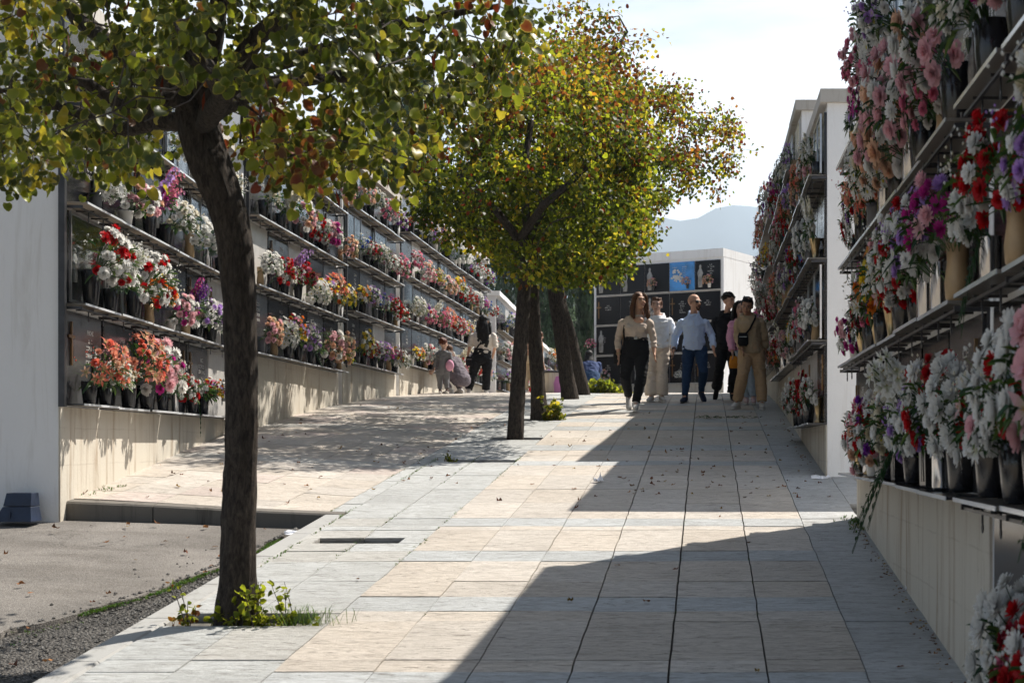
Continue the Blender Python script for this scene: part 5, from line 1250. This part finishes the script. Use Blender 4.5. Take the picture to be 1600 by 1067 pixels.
def people():
    sk=lambda n,c: cloth(n,c,.08,.15,20,.5,.004)
    skA=sk('skin_warm',(.58,.34,.235)); skB=sk('skin_fair',(.60,.38,.29)); skC=sk('skin_tan',(.46,.26,.175))
    beige=cloth('beige_knit',(.64,.53,.44)); black=cloth('black_cotton',(.010,.010,.012),.3,.7); white=cloth('white_hoodie_cotton',(.86,.87,.90)); cream=cloth('cream_trouser_cotton',(.74,.64,.53)); blue=cloth('pale_blue_shirt',(.56,.68,.90),.1,.8,11); denim=cloth('dark_denim',(.022,.05,.11),.35,.6,30)
    tan=cloth('tan_fleece',(.42,.315,.20)); tan2=cloth('tan_jogger_cotton',(.48,.33,.20)); pinkm=cloth('pink_fleece',(.72,.36,.50)); ltden=cloth('light_denim',(.36,.45,.55)); grey=cloth('grey_sweat',(.17,.17,.18)); ivory=cloth('ivory_tee',(.68,.62,.55)); floral=cloth('floral_cotton',(.15,.13,.15),.9,.5,30); brownb=cloth('brown_blouse',(.33,.19,.12)); khaki=cloth('khaki_trouser',(.42,.33,.22))
    hbrown=cloth('brown_hair',(.10,.042,.018),.5,.9,60,.45); hdark=cloth('black_hair',(.012,.010,.009),.5,.9,60,.4); hred=cloth('auburn_hair',(.10,.028,.014),.5,.9,60,.45)
    whs=cloth('white_shoe',(.62,.60,.58),.1,.3); nvs=cloth('navy_shoe',(.02,.03,.06),.2,.3); wht=M['whitepot']
    OX=[0]
    def Jm(d,**kw):
        out={}
        for k_,v in kw.items():
            px,py=v[0]+OX[0],v[1]; dy=v[2] if len(v)>2 else 0; p=at(px,py,d); out[k_]=Vector((p.x,d+dy,p.z))
        return out
    # woman in beige top
    J=Jm(19.9,head=(999,471,-.02),neck=(997,493),shl=(1014,503),shr=(973,503),waist=(994,527),hip=(993,547),el=(1021,530,.02),wl=(1023,553,-.10),er=(965,531,.02),wr=(967,555,-.05),hl=(1003,552),hr=(984,552),kl=(1003,590,-.14),fl=(995,629,-.24),kr=(977,588,.02),fr=(980,616,.34))
    e=person('woman in beige long-sleeved top and black jeans, walking on the tree side of the group',J,dict(skin=skA,top=beige,bot=black,shoe=whs,sole=wht,hair='long',hairm=hbrown,hairlen=.24,yaw=.5,pitch=-.12,k=1.04,topg=.008,sleeve=.62,sleeveg=.006,bust=True,long=-.16,neckcut=True,belt=True,hs=.235,botg=.018,toer=(.1,-.7,-.75)))
    p=Vector(J['shr']); strap(e,[p+Vector((.04,-.10,.055)),p+Vector((.035,.02,.075)),p+Vector((.02,-.115,-.14)),Vector(J['hr'])+Vector((-.06,-.12,.06))],black,.012)
    base=Vector(e.location); m=MB(); q=Vector(J['hr'])+Vector((-.16,.04,-.05))-base; m.tube([q+Vector((0,0,.10)),q+Vector((0,0,.02)),q-Vector((0,0,.10))],[(.06,.04),(.075,.05),(.07,.045)],14,up=(1,0,0)); m.build('shoulder_bag',black,e,smooth=True)
    m=MB(); w=Vector(J['wr'])-base; el=Vector(J['er'])-base; m.tube([lerp(el,w,.90),lerp(el,w,.95)],[.036,.036],12); m.build('bracelet',M['goldvase'],e)
    # boy in white
    J=Jm(21.9,head=(1026,477),neck=(1027,494),shl=(1045,501),shr=(1010,501),waist=(1029,526),hip=(1029,541),el=(1053,522,-.02),wl=(1050,543,-.12),er=(1008,523,.05),wr=(1012,543,0),hl=(1036,546),hr=(1021,546),kl=(1035,581,-.03),fl=(1034,617,-.02),kr=(1017,581,0),fr=(1018,617,-.03))
    person('boy in white hoodie and loose cream trousers between the woman and the man',J,dict(skin=skB,top=white,bot=cream,shoe=whs,hair='short',hairm=hbrown,yaw=-.1,k=.98,topg=.030,sleeveg=.020,hood=True,long=.0,hem=True,flare=.040,botg=.026,hs=.23,toer=(-.3,-1,-.1),toel=(.35,-1,-.1)))
    # man in blue shirt
    J=Jm(21.7,head=(1085,473,-.02),neck=(1084,491),shl=(1101,503),shr=(1066,503),waist=(1085,527),hip=(1084,541),el=(1112,524,.04),wl=(1115,547,-.16),er=(1055,525,.08),wr=(1053,548,-.06),hl=(1095,547),hr=(1076,547),kl=(1099,580,-.16),fl=(1096,608,.24),kr=(1073,584,-.10),fr=(1071,618,-.20))
    e=person('bald man in pale blue shirt, dark jeans and sunglasses, in mid-step',J,dict(skin=skA,top=blue,bot=denim,shoe=nvs,sole=M['darkmetal'],hair=None,face=True,glasses=True,beard=hbrown,yaw=.75,k=1.03,topg=.020,sleeve=.80,sleeveg=.016,long=.06,placket=blue,hs=.24,belly=.02,botg=.012,toel=(.3,-.75,-.6),toer=(-.3,-1,-.1)))
    base=Vector(e.location); m=MB(); w=Vector(J['wr'])-base; el=Vector(J['er'])-base; m.tube([lerp(el,w,.88),lerp(el,w,.95)],[.035,.035],12); m.build('wristwatch',M['darkmetal'],e)
    # teen in black
    J=Jm(22.3,head=(1139,471,-.02),neck=(1136,490),shl=(1152,501),shr=(1119,500),waist=(1136,524),hip=(1136,540),el=(1158,523,.02),wl=(1156,545,-.05),er=(1113,522,.05),wr=(1119,545,.12),hl=(1144,546),hr=(1128,546),kl=(1147,581,-.12),fl=(1144,614,-.16),kr=(1124,578,-.04),fr=(1120,603,.36))
    person('teenager with dark hair in black hoodie and black trousers looking aside',J,dict(skin=skA,top=black,bot=black,shoe=cloth('black_shoe',(.012,.012,.013)),sole=M['darkmetal'],hair='curly',hairm=hdark,yaw=.75,k=.98,topg=.030,sleeveg=.020,hood=True,long=.02,hem=True,flare=.028,botg=.020,hs=.23,toer=(-.2,-.6,-.8)))
    # boy in beige tracksuit
    OX[0]=-7
    J=Jm(20.3,head=(1174,478,-.05),neck=(1176,494),shl=(1194,501),shr=(1161,503),waist=(1180,527),hip=(1181,546),el=(1201,524,.02),wl=(1203,545,.05),er=(1160,527,-.02),wr=(1166,545,-.14),hl=(1190,551),hr=(1173,551),kl=(1195,590,-.05),fl=(1197,627,-.10),kr=(1167,587,-.14),fr=(1159,626,-.06))
    e=person('boy in tan hoodie and joggers with a black pouch, closest to the flowers',J,dict(skin=skC,top=tan,bot=tan2,shoe=whs,hair='short',hairm=hdark,yaw=-.15,pitch=.35,roll=.15,k=1.02,topg=.030,sleeveg=.022,hood=True,long=.03,hem=True,flare=.012,botg=.024,hs=.23,toer=(-.45,-1,-.1)))
    p=Vector(J['shl']); c=Vector(J['waist']); strap(e,[p+Vector((-.06,.02,.09)),p+Vector((-.07,-.13,.02)),c+Vector((-.02,-.185,.10)),c+Vector((-.13,-.17,-.02))],black,.014,bagpos=c+Vector((-.115,-.185,-.045)),bagsize=(.075,.03,.095),bagmat=black)
    # girl in pink behind
    J=Jm(21.2,head=(1163,482,.0),neck=(1164,498),shl=(1179,506),shr=(1152,506),waist=(1170,530),hip=(1171,544),el=(1185,528),wl=(1184,546),er=(1148,528,-.05),wr=(1151,550,-.12),hl=(1177,550),hr=(1164,550),kl=(1181,587),fl=(1184,620,-.05),kr=(1172,587,.0),fr=(1173,620,.05))
    e=person('girl in pink sweater and light jeans mostly hidden behind the boy in tan',J,dict(skin=skB,top=pinkm,bot=ltden,shoe=cloth('pink_shoe',(.62,.45,.45)),hair='long',hairm=hdark,hairlen=.12,yaw=.1,k=.92,topg=.024,sleeveg=.026,long=.02,flare=.012,botg=.010,hs=.21))
    base=Vector(e.location); m=MB(); w=Vector(J['wr'])-base+Vector((.02,-.02,-.16)); m.tube([w+Vector((0,0,.09)),w,w-Vector((0,0,.09))],[(.05,.015),(.07,.03),(.07,.03)],12,up=(1,0,0)); ob=m.build('carrier_bag',cloth('orange_bag',(.62,.24,.03)),None,smooth=True); ob.location=base; tag(ob,'small orange bag hanging from the hand of the girl in pink','bag')
    OX[0]=0
    # woman from behind
    J=Jm(27.0,head=(756,503),neck=(756,518),shl=(740,524),shr=(770,524),waist=(755,545),hip=(753,560),el=(734,541,.02),wl=(731,556,.0),er=(774,541,.0),wr=(768,556,.15),hl=(745,563),hr=(761,563),kl=(738,586,.02),fl=(733,608,-.05),kr=(760,586,.02),fr=(758,608,.1))
    e=person('woman with long black hair seen from behind, ivory T-shirt and black trousers',J,dict(back=True,skin=skA,top=ivory,bot=black,shoe=whs,hair='longback',hairm=hdark,hairlen=.34,yaw=math.pi,k=.94,topg=.020,sleeveg=.022,sleeve=.01,long=-.06,flare=.014,botg=.026,hs=.235))
    a=Vector(J['shr']); strap(e,[a+Vector((-.04,-.06,.06)),a+Vector((-.10,-.155,-.10)),Vector(J['waist'])+Vector((-.06,-.155,.06)),Vector(J['hl'])+Vector((-.10,-.10,.03))],black,.016,bagpos=Vector(J['hl'])+Vector((-.13,-.06,-.02)),bagsize=(.07,.04,.09),bagmat=black)
    # child
    J=Jm(25.3,head=(693,537),neck=(693,548),shl=(684,552),shr=(702,552),waist=(692,566),hip=(691,576),el=(681,564,.0),wl=(679,574,.02),er=(705,564,.0),wr=(706,574,.02),hl=(686,579),hr=(697,579),kl=(687,594,.02),fl=(687,607,.04),kr=(698,594,.0),fr=(699,607,-.04))
    e=person('small child in grey with auburn hair and a pink bag, facing the niches',J,dict(back=True,skin=skB,top=grey,bot=grey,shoe=cloth('dark_small_shoe',(.12,.08,.07)),hair='bun',hairm=hred,yaw=math.pi-.4,k=.66,topg=.016,sleeveg=.012,long=.02,flare=.006,botg=.010,hs=.19))
    b=Vector(e.location); m=MB(); q=Vector(J['shr'])+Vector((.02,-.06,-.22))-b; m.ball(q,(.075,.05,.10),14,9); m.build('pink_bag',pinkm,e,smooth=True)
    # crouching woman between them
    def croucher(px,py,d,label,topm,botm,hair,rz=1.1):
        g=at(px,py,d); e=empty('person',(g.x,g.y,H(g.x,g.y)),rz,label,'person','people walking and visiting'); m=MB()
        hip=Vector((.0,-.10,.24)); wst=Vector((.0,-.02,.42)); nk=Vector((.02,.16,.66)); hd=Vector((.03,.24,.78)); sl=Vector((-.17,.14,.62)); sr=Vector((.21,.14,.62))
        JJ=dict(neck=nk,shl=sl,shr=sr,waist=wst,hip=hip,hl=hip+Vector((-.09,0,0)),hr=hip+Vector((.09,0,0)),kl=Vector((-.20,.26,.44)),kr=Vector((.20,.26,.42)),fl=Vector((-.15,.05,.09)),fr=Vector((.17,.05,.09)),el=Vector((-.24,.30,.48)),wl=Vector((-.12,.46,.42)),er=Vector((.27,.30,.48)),wr=Vector((.12,.46,.46)))
        m.tube([nk-Vector((0,0,.05)),hd],[.06,.05],10); Mx=head_shape(m,hd,.225,math.pi,0.3); torso(m,JJ,-.01); pelvis(m,JJ,-.01)
        for s in ('l','r'):
            arm(m,JJ['sh'+s],JJ['e'+s],JJ['w'+s]); leg(m,JJ['h'+s],JJ['k'+s],JJ['f'+s]); hand(m,JJ['w'+s],JJ['w'+s]-JJ['e'+s],1,1,True)
        remesh(m,'body',skB,e,.009,3); t=MB(); torso(t,JJ,.016,belly=.0); [arm(t,JJ['sh'+s],JJ['e'+s],JJ['w'+s],.012,1,.4) for s in 'lr']; remesh(t,'top',topm,e,.01,3)
        t=MB(); pelvis(t,JJ,.02,1.1); [leg(t,JJ['h'+s],JJ['k'+s],JJ['f'+s],.014) for s in 'lr']; remesh(t,'trousers',botm,e,.01,3)
        for s in 'lr': shoe(e,JJ['f'+s],(0,1,-.1),whs,wht)
        t=MB(); MM=Mx.to_3x3().to_4x4(); t.ball(Mx@Vector((0,.024,.04)),(.085,.096,.084),14,9,M=MM); t.tube([hd+Vector((0,-.03,.02)),hd+Vector((-.02,-.11,-.12)),hd+Vector((-.03,-.16,-.27)),hd+Vector((-.03,-.17,-.36))],[(.09,.06),(.12,.05),(.12,.04),(.08,.02)],14,up=(1,0,0)); remesh(t,'hair',hair,e,.008,2); return e
    croucher(714,612,26.0,'woman with brown hair crouching over flowers beside the small child',floral,floral,hbrown)
    croucher(922,610,29.5,'person in blue crouching at the outer corner of the cross building',cloth('blue_cotton',(.04,.06,.14)),denim,hdark,.3)
    # bending woman between the slim trunks
    J=Jm(29.3,head=(838,548,.15),neck=(835,560,.1),shl=(822,564,.05),shr=(842,566,.1),waist=(826,580),hip=(824,588,-.05),el=(820,580,.2),wl=(823,594,.3),er=(842,582,.25),wr=(846,594,.35),hl=(820,590),hr=(831,590),kl=(821,602,.02),fl=(821,609,.0),kr=(832,602,.02),fr=(833,609,.02))
    J['hip'].z=J['fl'].z+.66; J['hl'].z=J['hr'].z=J['fl'].z+.62; J['kl'].z=J['kr'].z=J['fl'].z+.34; J['waist'].z=J['fl'].z+.80; J['waist'].y-=.0; J['neck'].z=J['fl'].z+1.02; J['neck'].y+=.22; J['head'].z=J['fl'].z+1.12; J['head'].y+=.36
    for q in ('shl','shr'): J[q].z=J['fl'].z+.98; J[q].y+=.2
    for q in ('el','er'): J[q].z=J['fl'].z+.74
    for q in ('wl','wr'): J[q].z=J['fl'].z+.54
    person('stooping person in brown blouse and khaki trousers between the two slim trunks',J,dict(back=True,skin=skB,top=brownb,bot=khaki,shoe=whs,hair='bun',hairm=hbrown,yaw=math.pi,pitch=.6,k=.92,topg=.03,sleeveg=.016,sleeve=.5,long=.0,botg=.02,hs=.22))
# ------------------------------------------------------------------ small things, light, camera
def misc():
    # navy moulded barrier foot beside the white end wall
    b=at(38,806,10.1); z=H(-4.9,10.1)-.115+.012
    m=MB()
    def prism(x0,x1,y0,y1,z0,z1,tx=0.0,ty=0.0):
        vs=[(x0,y0,z0),(x1,y0,z0),(x1,y1,z0),(x0,y1,z0),(x0+tx,y0+ty,z1),(x1-tx*.3,y0+ty,z1),(x1-tx*.3,y1-.01,z1),(x0+tx,y1-.01,z1)]
        m.add(vs,[(3,2,1,0),(4,5,6,7),(0,1,5,4),(1,2,6,5),(2,3,7,6),(3,0,4,7)])
    prism(-.145,.125,-.09,.08,0,.105,.055,.03); prism(-.088,.108,-.06,.08,.108,.20,.014,.02); m.box(-.03,-.022,-.088,-.070,.02,.07); 
    o=m.build('barrier_foot',M['navy'],None,loc=(b.x,10.03,z)); tag(o,'navy plastic barrier foot on the asphalt against the white end wall','barrier foot')
    bv=o.modifiers.new('b','BEVEL'); bv.width=.006; bv.segments=2
    def paper(x,y,z,s,label,seed,col='paper'):
        rg=random.Random(seed); m=MB(); n=6; vs=[]
        for j in range(n):
            for i in range(n):
                q=Vector((i/(n-1)-.5,j/(n-1)-.5,0)); vs.append(Vector((q.x*s[0]+rg.gauss(0,.008),q.y*s[1]+rg.gauss(0,.008),abs(rg.gauss(0,1))*s[2]*.5+.004)))
        m.add(vs,[(j*n+i,j*n+i+1,(j+1)*n+i+1,(j+1)*n+i) for j in range(n-1) for i in range(n-1)])
        o=m.build('paper_scrap',M[col],None,loc=(x,y,z)); o.modifiers.new('t','SOLIDIFY').thickness=.0012; tag(o,label,'litter')
    p=at(470,823,9.95); paper(p.x,9.95,H(p.x,9.95)-.070,(.22,.10,.045),'crumpled white paper on the asphalt below the kerb end',1)
    def on(px,d): return ((px-CX)*d/F)
    x=on(936,12.3); paper(x,12.2,H(x,12.2)+.004,(.07,.05,.05),'small white scrap on the paving at the shadow edge',2)
    x=1.0; paper(x,12.45,H(x,12.4)+.004,(.16,.08,.03),'white scrap at the foot of the white end wall',3)
    x=on(1415,7.9); paper(x,7.75,H(x,7.7)+.004,(.05,.04,.03),'tiny white scrap beside the cream plinth',4)
    # fallen flower bunch and wet patch far up
    m=MB(); rg=random.Random(5)
    for i in range(60):
        leaf(m,(rg.gauss(0,.22),rg.gauss(0,.08),rg.uniform(.005,.03)),(rg.gauss(0,1),rg.gauss(0,1),.1),.07,.02,GREENS[i%4],rg)
    x=on(1125,18.6); o=m.build('fallen_greenery',M['green'],None,loc=(x,18.5,H(x,18.5)+.01)); tag(o,'dropped green stems on the paving before the group','cut stems')
    # dry leaves scattered
    rg=random.Random(12); m=MB()
    def dleaf(x,y,z,s):
        c=rg.choice([(.22,.09,.03),(.30,.14,.05),(.12,.06,.03),(.34,.22,.06),(.16,.05,.02)]); a=rg.uniform(0,6.28); ca,sa=math.cos(a),math.sin(a); vs=[Vector((0,0,.006+rg.uniform(0,.25)*s))]
        for k in range(8):
            q=6.28*k/8; r=s*(.55+.12*math.cos(2*q))*rg.uniform(.8,1.15); vs.append(Vector((r*math.cos(q),r*math.sin(q)*.8,.003+abs(rg.gauss(0,.35))*s)))
        vs=[Vector((v.x*ca-v.y*sa+x,v.x*sa+v.y*ca+y,v.z+z)) for v in vs]; m.add(vs,[(0,1+k,1+(k+1)%8) for k in range(8)],shade(c,rg.uniform(.6,1.3)))
    for i in range(230):
        y=rg.choice([rg.uniform(6,20),rg.uniform(10.5,18),rg.uniform(11,15)]); x=rg.choice([rg.uniform(-2.6,1.0),rg.uniform(-5.0,-2.5),rg.uniform(-1,1.0)])
        if y<10.5 and x<-2.6: continue
        dleaf(x,y,H(x,y)+.003,rg.uniform(.018,.042))
    for i in range(60):
        x=rg.uniform(-5,-2.85); y=rg.uniform(6,10.2); dleaf(x,y,H(x,y)-.09,rg.uniform(.02,.045))
    for i in range(140):
        y=rg.uniform(5.8,10.2); dleaf(1.07-abs(rg.gauss(0,.04)),y,H(1,y)+.003,rg.uniform(.008,.02))
    for i in range(60):
        y=rg.uniform(12.7,18.5); dleaf(1.0-abs(rg.gauss(0,.05)),y,H(1,y)+.003,rg.uniform(.01,.025))
    tag(m.build('fallen_leaves',M['litter']),'scattered dry brown leaves on the paving and asphalt','leaf litter',kind='stuff')
    # bin and stool beyond the slim trees
    x=on(866,29.6); z=H(x,29.6); e=empty('litter_bin',(x,29.6,z),0,'beige litter bin with a dark rim beyond the second slim trunk','bin'); m=MB(); m.lathe([(.17,0),(.19,.05),(.20,.42),(.20,.44)],20); m.build('bin_body',M['plinth'],e,smooth=False); m=MB(); m.lathe([(.212,.42),(.215,.46),(.20,.47)],20); m.build('rim',M['darkmetal'],e)
    m=MB(); m.tube([(0,0,.0),(0,0,.2),(0,0,.34)],[(.09,.05),(.10,.05),(.05,.02)],12,up=(1,0,0)); o=m.build('carrier_bag',M['petal'],None,loc=(x+.12,29.3,z)); 
    a=o.data.color_attributes.new('Col','FLOAT_COLOR','POINT'); a.data.foreach_set('color',[.55,.28,.50,1]*len(o.data.vertices)); tag(o,'mauve carrier bag standing against the beige bin','bag')
def haze_sky():
    m=MB(); m.box(-4200,4200,-450,4300,-60,760); hz=m.build('haze',None) if False else None
    t=NT('air'); v=t.n('ShaderNodeVolumePrincipled'); v.inputs['Color'].default_value=(.72,.86,1.0,1); v.inputs['Density'].default_value=HAZE; v.inputs['Anisotropy'].default_value=.3; t.l(v.outputs[0],t.out.inputs['Volume'])
    o=m.build('haze',t.m); tag(o,kind='stuff')
    w=bpy.data.worlds.new('World'); S.world=w; w.use_nodes=True; nt=w.node_tree; nt.nodes.clear()
    N=nt.nodes.new; L=nt.links.new
    out=N('ShaderNodeOutputWorld'); bg=N('ShaderNodeBackground'); sky=N('ShaderNodeTexSky'); sky.sky_type='NISHITA'; sky.sun_disc=False
    el,az=SUN_EL,SUN_AZ; sky.sun_elevation=el; sky.sun_rotation=az; sky.air_density=1.0; sky.dust_density=1.6; sky.ozone_density=1.4; sky.altitude=60
    tc=N('ShaderNodeTexCoord'); mp=N('ShaderNodeMapping'); mp.inputs['Scale'].default_value=(1.1,1.1,5.5); L(tc.outputs['Generated'],mp.inputs['Vector'])
    nz=N('ShaderNodeTexNoise'); nz.inputs['Scale'].default_value=2.1; nz.inputs['Detail'].default_value=7; nz.inputs['Roughness'].default_value=.55; nz.inputs['Distortion'].default_value=.3; L(mp.outputs[0],nz.inputs['Vector'])
    rp=N('ShaderNodeValToRGB'); rp.color_ramp.elements[0].position=.24; rp.color_ramp.elements[0].color=(0,0,0,1); rp.color_ramp.elements[1].position=.50; rp.color_ramp.elements[1].color=(1,1,1,1); L(nz.outputs['Fac'],rp.inputs['Fac'])
    ml=N('ShaderNodeMath'); ml.operation='MULTIPLY'; ml.inputs[1].default_value=.92
    sp=N('ShaderNodeSeparateXYZ'); L(tc.outputs['Generated'],sp.inputs[0]); lo=N('ShaderNodeMapRange'); lo.inputs[1].default_value=.26; lo.inputs[2].default_value=.50; lo.inputs[3].default_value=1; lo.inputs[4].default_value=.06; L(sp.outputs['Z'],lo.inputs[0])
    m0=N('ShaderNodeMath'); m0.operation='MULTIPLY'; L(rp.outputs['Color'],m0.inputs[0]); L(lo.outputs[0],m0.inputs[1])
    az_=N('ShaderNodeMapRange'); az_.inputs[1].default_value=-.5; az_.inputs[2].default_value=.55; az_.inputs[3].default_value=.12; az_.inputs[4].default_value=1; L(sp.outputs['Y'],az_.inputs[0]); m1=N('ShaderNodeMath'); m1.operation='MULTIPLY'; L(m0.outputs[0],m1.inputs[0]); L(az_.outputs[0],m1.inputs[1]); L(m1.outputs[0],ml.inputs[0])
    mx=N('ShaderNodeMix'); mx.data_type='RGBA'; mx.inputs[7].default_value=(15,15.4,16,1); L(ml.outputs[0],mx.inputs[0]); L(sky.outputs[0],mx.inputs[6]); L(mx.outputs[2],bg.inputs['Color']); bg.inputs['Strength'].default_value=SKY
    L(bg.outputs[0],out.inputs['Surface'])
    s=bpy.data.lights.new('sun','SUN'); s.energy=SUN; s.angle=R(.53); s.color=(1,.94,.85); so=link('sun',s)
    v=Vector((math.sin(az)*math.cos(el),math.cos(az)*math.cos(el),math.sin(el))); so.rotation_euler=v.to_track_quat('Z','Y').to_euler(); so.location=v*30
def camera():
    c=bpy.data.cameras.new('camera'); o=link('camera',c); S.camera=o; o.rotation_euler=(R(90),0,0); c.lens=50; c.sensor_width=36; c.shift_x=-(CX-800)/1600; c.shift_y=(CY-533.5)/1600; c.clip_start=.1; c.clip_end=12000
    c.dof.use_dof=True; c.dof.focus_distance=13.0; c.dof.aperture_fstop=6.3
    S.view_settings.view_transform='Standard'; S.view_settings.look='None'; S.view_settings.exposure=EXPO; S.view_settings.gamma=1
    S.cycles.max_bounces=8; S.cycles.transparent_max_bounces=10; S.cycles.volume_bounces=0; S.cycles.use_denoising=True; S.cycles.sample_clamp_indirect=6
SUN_EL=R(52); SUN_AZ=math.atan2(.55,.53); SUN=5.0; SKY=.054; EXPO=.99; HAZE=3.0e-4
import sys,time
_t=time.time()
for fn in (materials,ground,blocks,flowers,trees,greenery,people,misc,haze_sky,camera):
    fn(); print(fn.__name__,round(time.time()-_t,1),flush=True)
